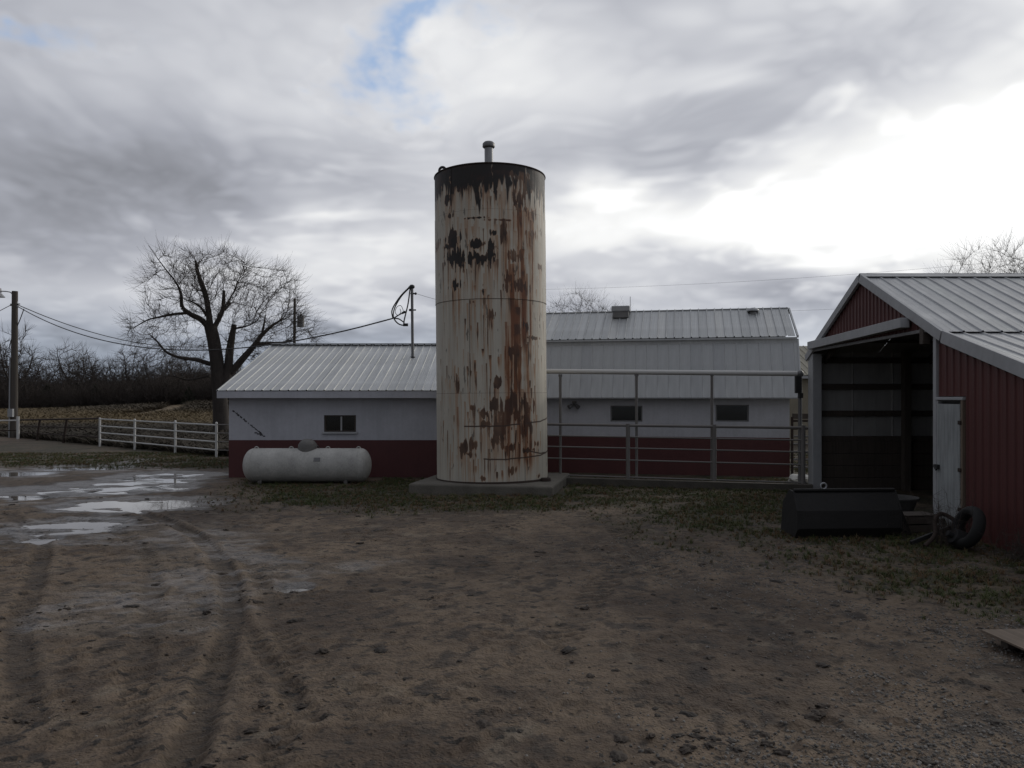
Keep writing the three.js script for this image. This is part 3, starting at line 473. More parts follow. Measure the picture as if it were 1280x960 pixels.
// ---------------------------------------------------------------- propane tank
{
  const d = 19.6, p = thing('propane_tank', 'dirty white horizontal propane tank with grey dome before red wall', 'gas tank', [(384.5 - 640) * d / F, -0.14, -d]);
  const R = 0.41, half = 1.56, pts = []; for (let i = 0; i <= 10; i++) { const a = i / 10 * Math.PI / 2; pts.push([R * Math.sin(a), -half + R * 0.62 * (1 - Math.cos(a)) - 0]); }
  const prof = pts.concat(pts.slice().reverse().map(([r, y]) => [r, -y])).map(q => new THREE.Vector2(Math.max(q[0], 0.0001), q[1]));
  const body = mesh('tank_body', metricUV(new THREE.LatheGeometry(prof, 40).rotateZ(-Math.PI / 2)), M.tank, p); body.position.y = 0.59;
  mesh('dome_lid', new THREE.LatheGeometry([[0.0001, 0.25], [0.1, 0.24], [0.17, 0.19], [0.22, 0.12], [0.235, 0.02], [0.24, -0.06]].map(q => new THREE.Vector2(...q)).reverse(), 24).translate(0.0, 0.98, 0), M.dome, p);
  for (const x of [-1.28, 1.28]) mesh('weld_seam', new THREE.TorusGeometry(R + 0.001, 0.006, 6, 48).rotateY(Math.PI / 2).translate(x, 0.59, 0), M.tank, p);
  mesh('data_plate', box(0.16, 0.1, 0.006, 0.32, 0.02, 0, 0).translate(0, 0, R + 0.001).rotateX(-0.35).translate(0, 0.59, 0), M.steel, p);
  mesh('gas_line', curve([V(0.1, 1.02, -0.1), V(0.16, 1.05, -0.3), V(0.2, 0.9, -0.48), V(0.22, 0.5, -0.52), V(0.22, -0.05, -0.55)], 0.014, 24), M.steel, p);
  for (const x of [-1.1, 0.98]) { for (const z of [-0.22, 0.22]) mesh('leg', box(0.09, 0.27, 0.07, x, 0.1, z), M.dome, p); mesh('foot_pad', box(0.3, 0.1, 0.8, x, -0.01, 0), M.concrete, p); }
  for (const x of [-1.25, 1.25, -0.4, 0.5]) mesh('lifting_lug', new THREE.TorusGeometry(0.05, 0.014, 6, 14, Math.PI).translate(x, 0.985, 0.0), M.tank, p);
}

// ---------------------------------------------------------------- corral fence on its kerb, and the overhead pipe
{
  const A = V(0.12, 0, -20.1), B = V(6.72, 0, -18.2), dir = B.clone().sub(A), onF = t => A.clone().addScaledVector(dir, t);
  const tOf = px => { const k = (px - 640) / F; return (k * -A.z - A.x) / (dir.x + k * dir.z); };
  const f = thing('corral_fence', 'grey pipe corral fence of five rails standing before the long barn', 'fence');
  for (const y of [1.44, 1.16, 0.89, 0.6, 0.19]) { const a = onF(0), b = onF(1); mesh('rail', pipe(a.setY(y), b.setY(y - 0.03), y > 1.4 ? 0.034 : 0.018), M.fenceGrey, f); }
  for (const px of [785, 893, 1004]) { const p = onF(tOf(px)); mesh('post', pipe(p.clone().setY(0), p.clone().setY(1.47), 0.05), M.fenceGrey, f); }
  const kb = thing('concrete_kerb', 'low dark concrete kerb under the grey corral fence', 'kerb'); const k0 = onF(0.12), k1 = onF(1.0);
  const kg = beam(k0.setY(0.03), k1.setY(0.03), 0.2, 0.26).translate(0, 0, 0.32); mesh('kerb', kg, M.oldConcrete, kb);
  const o = thing('overhead_pipe', 'thick pale overhead pipe on thin posts in front of the barn roof', 'pipe');
  const back = V(0, 0, -0.16), P = (t, y) => onF(t).add(back).setY(y);
  mesh('pipe', pipe(P(0.02, 2.77), P(0.985, 2.65), 0.06, 0.06, 16), M.fenceWhite, o);
  for (const px of [701, 797, 892]) { const q = onF(tOf(px)).add(back); mesh('post', pipe(q.clone().setY(-0.1), q.clone().setY(2.7 - 0.03), 0.034), M.fenceGrey, o); mesh('clamp', pipe(q.clone().setY(2.62), q.clone().setY(2.68), 0.05), M.steel, o); }
  const e = P(0.985, 2.65); mesh('post', pipe(e.clone().setY(-0.1), e.clone().setY(2.7), 0.045), M.steel, o);
  mesh('elbow', new THREE.SphereGeometry(0.085, 14, 10).translate(e.x, e.y, e.z), M.steel, o); mesh('valve', mergeGeometries([box(0.14, 0.4, 0.1, e.x - 0.07, 2.4, e.z + 0.08), box(0.09, 0.12, 0.12, e.x - 0.02, 2.15, e.z + 0.08)]), M.dark, o);
  const s = P(0.02, 2.7); mesh('stub', pipe(s, s.clone().add(V(0.35, -0.02, 0.1)), 0.03), M.steel, o);
}
// pipe gate in the gap between barn and shed, pale sack below it
{
  const g = thing('pipe_gate', 'dark rusty pipe gate closing gap between barn and open shed', 'gate');
  const a = V(7.25, 0, -20.7), b = V(8.9, 0, -20.4);
  for (let i = 0; i < 7; i++) { const y = 0.3 + i * 0.2; mesh('rail', pipe(a.clone().setY(y), b.clone().setY(y), 0.028), i > 4 ? M.rusty : M.fenceGrey, g); }
  for (const t of [0, 0.35, 0.72, 1]) { const p = a.clone().lerp(b, t); mesh('upright', pipe(p.clone().setY(-0.1), p.clone().setY(1.6), 0.035), M.rusty, g); }
  mesh('top_board', beam(a.clone().setY(1.62), b.clone().setY(1.62), 0.05, 0.14), M.wood, g);
  const geo = new THREE.IcosahedronGeometry(0.2, 4), p = geo.attributes.position; for (let i = 0; i < p.count; i++) { const n = 1 + 0.5 * fbm(p.getX(i) * 7 + 3, p.getY(i) * 7 + p.getZ(i) * 9, 3); p.setXYZ(i, p.getX(i) * n * 1.4, p.getY(i) * n * 0.7, p.getZ(i) * n); } geo.computeVertexNormals();
  const s = mesh('plastic_sack', geo, M.cloth, scene); s.position.set(7.05, 0.11, -19.6); s.userData = { label: 'crumpled pale sack on the ground by the rusty pipe gate', category: 'sack' };
  const s2 = mesh('plastic_sack', geo, M.cloth, scene); s2.scale.setScalar(0.5); s2.rotation.y = 1.3; s2.position.set(7.45, 0.05, -19.75); s2.userData = { label: 'smaller crumpled scrap next to the pale sack', category: 'sack' };
}
// far shed seen through the gap
{
  const s = thing('tan_shed', 'far tan metal shed showing between barn and open shed', 'building', [11.9, 0, -36]);
  mesh('wall', span(0, 9, 0, 3.05, -7, 0, 0), M.tanWall, s);
  const rf = group('roof', s), v = V(0, 1.55, -3.9); sheets('roof_panel', rf, V(-0.25, 3.1, 0.35), V(1, 0, 0), v, 9.5, v.length(), 0.3, [M.tanRoof], 3, 0.03);
  sheets('roof_panel', rf, V(9.25, 3.1, -7.35), V(-1, 0, 0), V(0, 1.55, 3.8), 9.5, 4.1, 0.9144, [M.tanRoof], 4);
  mesh('gable', slab([[0, 0], [7, 0], [3.5, 1.35]], 0.1).rotateY(Math.PI / 2).translate(0.0, 3.05, 0), M.tanWall, s); mesh('gable', slab([[0, 0], [7, 0], [3.5, 1.35]], 0.1).rotateY(Math.PI / 2).translate(8.9, 3.05, 0), M.tanWall, s);
  mesh('fascia', span(-0.2, 9.2, 2.95, 3.08, 0.28, 0.32), M.trim, s);
}

// ---------------------------------------------------------------- open machine shed, gable end facing the yard
{
  const XW = 6.85, XO = 6.775, XE = 16.5, DF = 18.3, DN = 12.88, DR = 15.6, DL = 8.7, HE = 3.14, HR = 4.48, HL = 1.98;
  const s = thing('machine_shed', 'open fronted red metal shed with pale ribbed roof and side door', 'shed', [0, 0, 0]);
  const rf = group('roof', s), W = XE - XO;
  // near slope, lean-to slope, far slope
  const nv = V(0, HR - HE, -(DR - DN) - 0.28), nl = nv.length();
  sheets('roof_panel', rf, V(XO, HE - 0.0, -DN + 0.28), V(1, 0, 0), nv, W, nl, 0.3, [M.shedRoof, M.shedRoof, M.roofB], 21, 0.02);
  const y2 = HE - 0.012, lv = V(0, y2 - HL, -(DN - 0.28 - DL) - 0.06); sheets('roof_panel', rf, V(XO, HL, -DL), V(1, 0, 0), lv, W, lv.length(), 0.3, [M.shedRoof, M.roofB], 22, 0.02);
  const fv = V(0, HR - HE + 0.06, DF - DR + 0.12); sheets('roof_panel', rf, V(XE, HE - 0.06, -DF - 0.12), V(-1, 0, 0), fv, W, fv.length(), 0.9, [M.shedRoof], 23);
  mesh('ridge_cap', mergeGeometries([box(W, 0.012, 0.2, 0, 0, 0.09, 0).rotateX(0.44), box(W, 0.012, 0.2, 0, 0, -0.09, 0).rotateX(-0.44)]).translate((XO + XE) / 2, HR + 0.035, -DR), M.galv, rf);
  const peak = V(XO, HR - 0.06, -DR), brk = V(XO, HE - 0.07, -DN + 0.27), low = V(XO, HL - 0.09, -DL + 0.02), far = V(XO, HE - 0.14, -DF - 0.12);
  mesh('rake_trim', beam(peak.clone().add(V(0.01, 0, 0.03)), brk, 0.06, 0.17), M.trim, rf); mesh('rake_trim', beam(brk.clone().add(V(0.003, -0.01, 0.02)), low, 0.06, 0.2), M.trim, rf); mesh('rake_trim', beam(peak.clone().add(V(0.005, 0, -0.02)), far, 0.06, 0.15), M.trim, rf);
  mesh('soffit_strip', beam(brk.clone().add(V(0.12, -0.02, 0)), peak.clone().add(V(0.12, -0.02, 0.1)), 0.18, 0.02), M.wood, rf); mesh('soffit_strip', beam(low.clone().add(V(0.12, -0.02, 0)), brk.clone().add(V(0.12, -0.02, 0.05)), 0.18, 0.02), M.wood, rf);
  // rafters and purlins under the sheets
  for (let x = XW + 0.3; x < XE; x += 2.4) { mesh('rafter', beam(V(x, HR - 0.2, -DR), V(x, HE - 0.2, -DN), 0.05, 0.18), M.wood, rf); mesh('rafter', beam(V(x, HR - 0.2, -DR - 0.06), V(x, HE - 0.2, -DF), 0.05, 0.18), M.wood, rf); }
  for (let k = 1; k < 5; k++) { const t = k / 5; mesh('purlin', box(XE - XW - 0.2, 0.04, 0.09, (XE + XW) / 2, lerp(HR, HE, t) - 0.07, -lerp(DR, DF, t)), M.wood, rf); mesh('purlin', box(XE - XW - 0.2, 0.04, 0.09, (XE + XW) / 2, lerp(HR, HE, t) - 0.07, -lerp(DR, DN, t)), M.wood, rf); }
  // gable siding over the opening: sheets run along depth, facing -x
  const topAt = d => d > DR ? HR - (d - DR) * (HR - HE) / (DF - DR) - 0.1 : d > DN ? HR - (DR - d) * (HR - HE) / (DR - DN) - 0.1 : HE - 0.14 - (DN - d) * (y2 - HL) / (DN - 0.28 - DL);
  const hdr = 3.2;
  const gw = group('gable_wall', s);
  sheets('siding_sheet', gw, V(XW, 0, -DF + 0.1), V(0, 0, 1), V(0, 1, 0), DF - DN - 0.2, t => { const d = DF - 0.1 - t; return [hdr, Math.max(hdr, topAt(d))]; }, 0.15, [M.redSheet], 31, 0.02);
  const dA = 12.83, dB = 12.1, dTop = 2.06;
  sheets('siding_sheet', gw, V(XW, 0, -DN + 0.05), V(0, 0, 1), V(0, 1, 0), DN - DL - 0.05, t => { const d = DN - 0.05 - t; return [d < dA + 0.02 && d > dB - 0.02 ? dTop + 0.06 : -0.05, topAt(d)]; }, 0.19, [M.redSheet], 32, 0.018);
  const nn = group('near_wall', s); sheets('siding_sheet', nn, V(XW, -0.05, -DL), V(1, 0, 0), V(0, 1, 0), XE - XW, HL - 0.1, 0.9, [M.redSheet], 33);
  // far long wall: outer sheets, inner girts and boards
  const fw = group('far_wall', s); sheets('siding_sheet', fw, V(XW, -0.05, -DF - 0.02), V(1, 0, 0), V(0, 1, 0), XE - XW, HE + 0.1, 0.9144, [M.inside], 34, 0.012);
  for (const y of [1.16, 1.74, 2.35, 2.95]) mesh('girt', box(XE - XW, 0.13, 0.05, (XE + XW) / 2, y, -DF + 0.04), M.wood, fw);
  for (let k = 0; k < 4; k++) mesh('kick_board', box(XE - XW, 0.27, 0.04, (XE + XW) / 2, 0.14 + k * 0.275, -DF + 0.09), M.wood, fw);
  const bw = group('end_wall', s); sheets('siding_sheet', bw, V(XE, -0.05, -DL), V(0, 0, -1), V(0, 1, 0), DF - DL, t => [0, topAt(Math.max(DL, DL + t)) + 0.05], 0.9144, [M.inside], 35);
  // partition between bay and lean-to, hay and posts
  const pw = group('partition', s); for (let k = 0; k < 10; k++) mesh('board', box(XE - XW - 0.6, 0.26, 0.04, (XE + XW) / 2 + 0.25, 0.13 + k * 0.275, -DN + 0.02), M.wood, pw);
  mesh('post', box(0.16, HE + 0.2, 0.16, 8.9, HE / 2 - 0.1, -DF + 0.24), M.wood, s); mesh('post', box(0.16, HE + 0.2, 0.16, 11.4, HE / 2 - 0.1, -DF + 0.24), M.wood, s); mesh('post', box(0.16, HE + 0.2, 0.16, 9.2, HE / 2 - 0.1, -DN - 0.12), M.wood, s);
  // opening frame
  mesh('corner_post', span(XW - 0.07, XW + 0.14, -0.05, HE - 0.05, -DF - 0.03, -DF + 0.26, 0.015), M.trim, s);
  mesh('corner_post', span(XW - 0.05, XW + 0.1, -0.05, HE - 0.05, -DN - 0.05, -DN + 0.045, 0.01), M.trim, s);
  const hd = group('door_header', s); mesh('header_cover', beam(V(XW - 0.11, 3.27, -DF + 0.25), V(XW - 0.14, 3.38, -13.66), 0.16, 0.17), M.trim, hd); mesh('track', beam(V(XW - 0.06, 3.16, -DF + 0.3), V(XW - 0.06, 3.2, -13.0), 0.05, 0.06), M.steel, hd); mesh('bracket', box(0.12, 0.28, 0.12, XW - 0.04, 3.12, -13.2), M.wood, hd);
  // side door
  const dr = group('door', s);
  const jag = [[0, 0.2], [0.12, 0.13], [0.2, 0.2], [0.31, 0.08], [0.4, 0.16], [0.47, 0.03], [0.56, 0.1], [dA - dB - 0.09, 0.02], [dA - dB - 0.09, 1.98], [0, 1.98]];
  mesh('leaf', slab(jag.map(([a, b]) => [a, b]), 0.04).rotateY(-Math.PI / 2).translate(XW - 0.012, 0.02, -dA + 0.045), M.oldDoor, dr).userData.label = 'weathered pale door leaf with broken bottom edge';
  mesh('jamb', span(XW - 0.05, XW + 0.04, -0.05, dTop, -dB - 0.035, -dB + 0.02), M.paleWood, dr); mesh('jamb', span(XW - 0.045, XW + 0.04, -0.05, dTop, -dA - 0.0, -dA + 0.04), M.trim, dr); mesh('head_trim', span(XW - 0.055, XW + 0.04, dTop, dTop + 0.05, -dA - 0.01, -dB + 0.03), M.trim, dr);
  mesh('latch', mergeGeometries([box(0.05, 0.07, 0.1, XW - 0.075, 1.0, -dA + 0.07), pipe(V(XW - 0.1, 1.02, -dA + 0.02), V(XW - 0.1, 0.95, -dA + 0.1), 0.018)]), M.dark, dr);
  for (const y of [0.4, 1.0, 1.72]) mesh('hinge', box(0.02, 0.06, 0.08, XW - 0.06, y, -dB - 0.04), M.rusty, dr);
}

// ---------------------------------------------------------------- loader bucket and odds and ends before the shed
{
  const p = onGround(1046, 668), b = thing('loader_bucket', 'black steel loader bucket resting on turf before the open shed', 'bucket', [p.x, 0, p.z], 0.06);
  const W = 1.55, prof = [[-0.2, 0.0], [0.3, 0.0], [0.42, 0.16], [0.4, 0.42], [0.28, 0.66], [0.22, 0.7]];            // z,y: floor, curved back, lip
  const thick = prof.map(([z, y]) => [z, y]).concat([[0.2, 0.67], [0.25, 0.63], [0.36, 0.41], [0.37, 0.18], [0.28, 0.04], [-0.2, 0.03]]);
  mesh('shell', slab(thick, W).rotateY(-Math.PI / 2).translate(W / 2, 0, 0), M.bucket, b);
  for (const x of [-W / 2 - 0.012, W / 2 + 0.012]) mesh('side_plate', slab([[-0.2, 0], [0.31, 0], [0.43, 0.15], [0.41, 0.43], [0.25, 0.7], [0.12, 0.71], [-0.12, 0.5]], 0.025).rotateY(-Math.PI / 2).translate(x + 0.0125, 0, 0), M.bucket, b);
  mesh('lip', box(W, 0.035, 0.07, 0, 0.715, 0.24), M.bucket, b); mesh('cutting_edge', box(W + 0.06, 0.03, 0.16, 0, 0.012, -0.26), M.steel, b);
  mesh('brace', slab([[0, 0], [0.3, 0], [0.02, 0.66], [0, 0.66]], 0.05).translate(W / 2 + 0.026, 0.0, 0.12), M.bucket, b);
  mesh('shackle', new THREE.TorusGeometry(0.045, 0.013, 8, 18).translate(-0.32, 0.77, 0.24), M.galv, b);
  // plastic tub
  const q = onGround(1105, 657), tub = thing('stock_tub', 'grey round tub standing between loader bucket and shed door', 'tub', [q.x + 0.32, 0, q.z - 0.3]);
  mesh('tub_wall', new THREE.LatheGeometry([[0.2, 0], [0.34, 0.38], [0.37, 0.4], [0.37, 0.43], [0.32, 0.42], [0.19, 0.04], [0.001, 0.04]].map(a => new THREE.Vector2(...a)), 28), M.tub, tub); mesh('rim', new THREE.TorusGeometry(0.365, 0.016, 6, 32).rotateX(Math.PI / 2).translate(0, 0.425, 0), M.tub, tub);
  const c = onGround(1143, 664), cr = thing('wooden_crate', 'low grey board crate on the ground beside the shed post', 'crate', [c.x, 0, c.z], 0.15);
  for (const y of [0.07, 0.2]) { for (const z of [-0.2, 0.2]) mesh('slat', box(0.52, 0.11, 0.02, 0, y, z), M.wood, cr); for (const x of [-0.27, 0.27]) mesh('slat', box(0.02, 0.11, 0.4, x, y, 0), M.wood, cr); } for (const x of [-0.24, 0.24]) for (const z of [-0.17, 0.17]) mesh('corner_block', box(0.04, 0.26, 0.04, x, 0.13, z), M.wood, cr); mesh('lid_board', box(0.56, 0.02, 0.2, 0, 0.272, -0.1), M.wood, cr); mesh('lid_board', box(0.56, 0.02, 0.2, 0, 0.273, 0.11), M.wood, cr);
  const tb = thing('scrap_pile', 'dark pile of scrap with tyre and bent pipe beside shed door', 'scrap', [6.05, 0, -11.45]), ty = group('tyre', tb); ty.position.set(0.3, 0, 0.45); tb.scale.setScalar(0.86);
  const tp = []; for (let i = 0; i <= 20; i++) { const a = i / 20 * 2 * Math.PI; tp.push(new THREE.Vector2(0.27 + 0.08 * Math.cos(a), 0.1 * Math.sin(a))); }
  const tg = new THREE.LatheGeometry(tp, 40).rotateZ(Math.PI / 2 - 0.35).translate(0, 0.36, 0); mesh('tyre_body', tg, M.rubber, ty);
  mesh('rim', new THREE.CylinderGeometry(0.2, 0.2, 0.12, 24, 1, true).rotateZ(Math.PI / 2 - 0.35).translate(0, 0.36, 0), M.rusty, ty);
  mesh('bent_pipe', curve([V(-0.35, 0.03, 0.35), V(-0.1, 0.2, 0.2), V(-0.02, 0.42, 0.05), V(0.15, 0.5, -0.05), V(0.36, 0.34, 0.1), V(0.42, 0.05, 0.25)], 0.035, 30, 8), M.rusty, tb);
  mesh('hub', mergeGeometries([new THREE.CylinderGeometry(0.13, 0.16, 0.22, 14).rotateZ(1.1).translate(0.2, 0.16, 0.35), new THREE.CylinderGeometry(0.05, 0.05, 0.4, 10).rotateZ(1.1).translate(0.2, 0.16, 0.35)]), M.dark, tb);
  mesh('frame_bar', beam(V(-0.45, 0.04, 0.1), V(0.35, 0.3, -0.05), 0.05, 0.07), M.dark, tb);
  // plywood sheet at the yard's edge
  const pl = thing('plywood_sheet', 'weathered plywood sheet lying on the gravel near the shed', 'board', [4.95, 0.0, -6.25], 0.06);
  mesh('ply_face', box(1.7, 0.018, 1.45, 0, 0.085, 0, 0.003), M.paleWood, pl); mesh('batten', box(1.6, 0.07, 0.09, 0, 0.04, 0.5), M.wood, pl); mesh('batten', box(1.6, 0.07, 0.09, 0, 0.04, -0.5), M.wood, pl);
}

// ---------------------------------------------------------------- white pipe fence, rusty fence, poles and wires
{
  const A = onGround(124.8, 558), B = onGround(270.5, 571.5), dir = B.clone().sub(A), tOf = px => { const k = (px - 640) / F; return (k * -A.z - A.x) / (dir.x + k * dir.z); }, P = (t, y) => { const p = A.clone().addScaledVector(dir, t); return p.setY(y); };
  const f = thing('white_pipe_fence', 'white pipe fence of four rails between the yard and tree', 'fence');
  for (const y of [1.13, 0.83, 0.54, 0.25]) mesh('rail', pipe(P(0, y + 0.05), P(1, y), 0.027), M.fenceWhite, f);
  for (const px of [124.8, 168.4, 219, 270.5]) { const t = tOf(px), p = P(t, 0); const g = group('post', f); mesh('post_pipe', pipe(V(p.x, -0.15, p.z), V(p.x, 1.2, p.z), 0.044), M.fenceWhite, g); mesh('post_cap', new THREE.SphereGeometry(0.045, 12, 6, 0, 6.3, 0, 1.57).translate(p.x, 1.2, p.z), M.fenceWhite, g); }
  const h = thing('rear_fence', 'thin dark wire fence running from white fence behind milk house', 'fence');
  const r0 = B.clone().setY(0), r1 = V(-7.6, 0, -27.6); for (const y of [1.15, 0.85, 0.55, 0.25]) mesh('rail', pipe(r0.clone().setY(y), r1.clone().setY(y), 0.018), M.fenceGrey, h); for (const t of [0.5, 1]) { const p = r0.clone().lerp(r1, t); mesh('post', pipe(p.clone().setY(-0.1), p.clone().setY(1.2), 0.04), M.fenceGrey, h); }
  const q = thing('rusty_pipe_fence', 'rusty brown pipe fence between utility pole and white fence', 'fence');
  const a = onGround(24, 548), b = A.clone();
  for (const [ya, yb, r] of [[0.95, 1.2, 0.04], [0.62, 0.8, 0.025], [0.3, 0.4, 0.025]]) mesh('rail', pipe(a.clone().setY(ya), b.clone().setY(yb), r), M.rusty, q);
  for (const t of [0.28, 0.62]) { const p = a.clone().lerp(b, t); mesh('post', pipe(p.clone().setY(-0.1).add(V(-0.12, 0, 0)), p.clone().setY(lerp(0.95, 1.2, t)).add(V(0.05, 0, 0)), 0.055), M.rusty, q); }
  const w = thing('white_gate_post', 'white pipe post and rail beside the utility pole', 'fence'); const wp = onGround(22.5, 549);
  mesh('post', pipe(wp.clone().setY(-0.1), wp.clone().setY(1.15), 0.07), M.fenceWhite, w); mesh('rail', pipe(wp.clone().setY(0.95), wp.clone().add(V(-7, 0, 1)).setY(0.9), 0.035), M.fenceWhite, w); mesh('rail', pipe(wp.clone().setY(0.45), wp.clone().add(V(-7, 0, 1)).setY(0.4), 0.03), M.rusty, w);

  const D = 42, bp = at(17.5, 548, D).setY(0), up = thing('utility_pole', 'tall weathered wooden utility pole with yard lamp arm', 'utility pole', bp.toArray());
  const L = (px, py) => at(px, py, D).sub(bp);
  mesh('pole', pipe(V(0, -0.3, 0), L(18.6, 364), 0.185, 0.145, 16), M.pole, up); mesh('conduit', pipe(V(-0.16, 0, 0.16), V(-0.13, 4.2, 0.13), 0.035), M.galv, up); mesh('meter_box', box(0.26, 0.42, 0.16, -0.02, 1.3, 0.24), M.galv, up);
  const lm = group('yard_lamp', up); mesh('lamp_arm', curve([L(17, 372), L(14, 366), L(9, 364.5), L(1, 364)], 0.03), M.galv, lm); mesh('lamp_head', mergeGeometries([new THREE.CylinderGeometry(0.1, 0.12, 0.22, 14).translate(...L(-1, 363).toArray()), new THREE.CylinderGeometry(0.12, 0.28, 0.2, 16, 1, true).translate(...L(-1, 369).toArray())]), M.galv, lm);
  for (const [px, py] of [[21, 378], [22, 383], [14, 381]]) mesh('insulator', new THREE.CylinderGeometry(0.05, 0.06, 0.12, 10).translate(...L(px, py).toArray()), M.insulator, up);
  mesh('rack', pipe(L(17, 380), L(25, 380), 0.03), M.steel, up);
  mesh('drop_cable', curve([L(30, 386), L(24, 402), L(14, 425), L(11, 437)], 0.022), M.wire, up);

  const D2 = 62, tp = at(367, 500, D2).setY(0), tpole = thing('transformer_pole', 'distant thin utility pole with transformer can behind milk house roof', 'utility pole', tp.toArray());
  const Q = (px, py) => at(px, py, D2).sub(tp);
  mesh('pole', pipe(V(0, -0.3, 0), Q(368.5, 373), 0.14, 0.1, 12), M.pole, tpole); mesh('transformer', mergeGeometries([new THREE.CylinderGeometry(0.27, 0.27, 0.85, 18).translate(...Q(376, 402).toArray()), pipe(Q(376, 394), Q(376, 390.5), 0.05)]), M.steel, tpole); mesh('bracket', pipe(Q(368, 402), Q(373, 402), 0.05), M.steel, tpole);
  const wire = (a, b, s, r, label) => { const m = mesh('power_line', sag(a, b, s, r), M.wire, scene); m.userData = { label, category: 'cable', group: 'overhead wires' }; };
  wire(at(22, 381, D), at(367, 405, D2), 2.0, 0.022, 'thin overhead wire from utility pole to the transformer pole');
  wire(at(22, 383, D), at(491, 398, 23.8), 1.55, 0.022, 'thick overhead cable from utility pole to roof mast');
  wire(at(517, 366, 23.85), V(-0.55, 4.3, -20.1), 0.05, 0.005, 'thin guy wire from roof mast towards rusty tank');
  wire(at(560, 363, 120), at(1500, 300, 95), 1.5, 0.012, 'faint upper power line crossing behind the gambrel barn');
  wire(at(560, 391, 120), at(1500, 355, 95), 1.5, 0.012, 'faint lower power line crossing behind the gambrel barn');
  wire(at(14, 381, D), at(-300, 470, 30), 0.6, 0.018, 'overhead wire leading left from the utility pole lamp');
}

// ---------------------------------------------------------------- bare trees: space colonisation from a start skeleton
function tubeGeo(segs) {                                  // segs: [p0, r0, p1, r1, sides]
  let nv = 0, ni = 0; for (const s of segs) { nv += 2 * s[4]; ni += 6 * s[4]; }
  const P = new Float32Array(nv * 3), N = new Float32Array(nv * 3), U = new Float32Array(nv * 2), I = new Uint32Array(ni); let v = 0, q = 0;
  const d = V(), a = V(), b = V();
  for (const [p0, r0, p1, r1, n] of segs) {
    d.subVectors(p1, p0).normalize(); a.set(Math.abs(d.y) > 0.9 ? 1 : 0, Math.abs(d.y) > 0.9 ? 0 : 1, 0).cross(d).normalize(); b.crossVectors(d, a);
    const base = v;
    for (let e = 0; e < 2; e++) for (let k = 0; k < n; k++) { const t = k / n * 2 * Math.PI, c = Math.cos(t), s = Math.sin(t), p = e ? p1 : p0, r = e ? r1 : r0, nx = a.x * c + b.x * s, ny = a.y * c + b.y * s, nz = a.z * c + b.z * s; P.set([p.x + nx * r, p.y + ny * r, p.z + nz * r], v * 3); N.set([nx, ny, nz], v * 3); U.set([k / n * 0.6, p.y], v * 2); v++; }
    for (let k = 0; k < n; k++) { const k1 = (k + 1) % n; I[q++] = base + k; I[q++] = base + k1; I[q++] = base + n + k1; I[q++] = base + k; I[q++] = base + n + k1; I[q++] = base + n + k; }
  }
  const g = new THREE.BufferGeometry(); g.setAttribute('position', new THREE.BufferAttribute(P, 3)); g.setAttribute('normal', new THREE.BufferAttribute(N, 3)); g.setAttribute('uv', new THREE.BufferAttribute(U, 2)); g.setIndex(new THREE.BufferAttribute(I, 1)); return g;
}
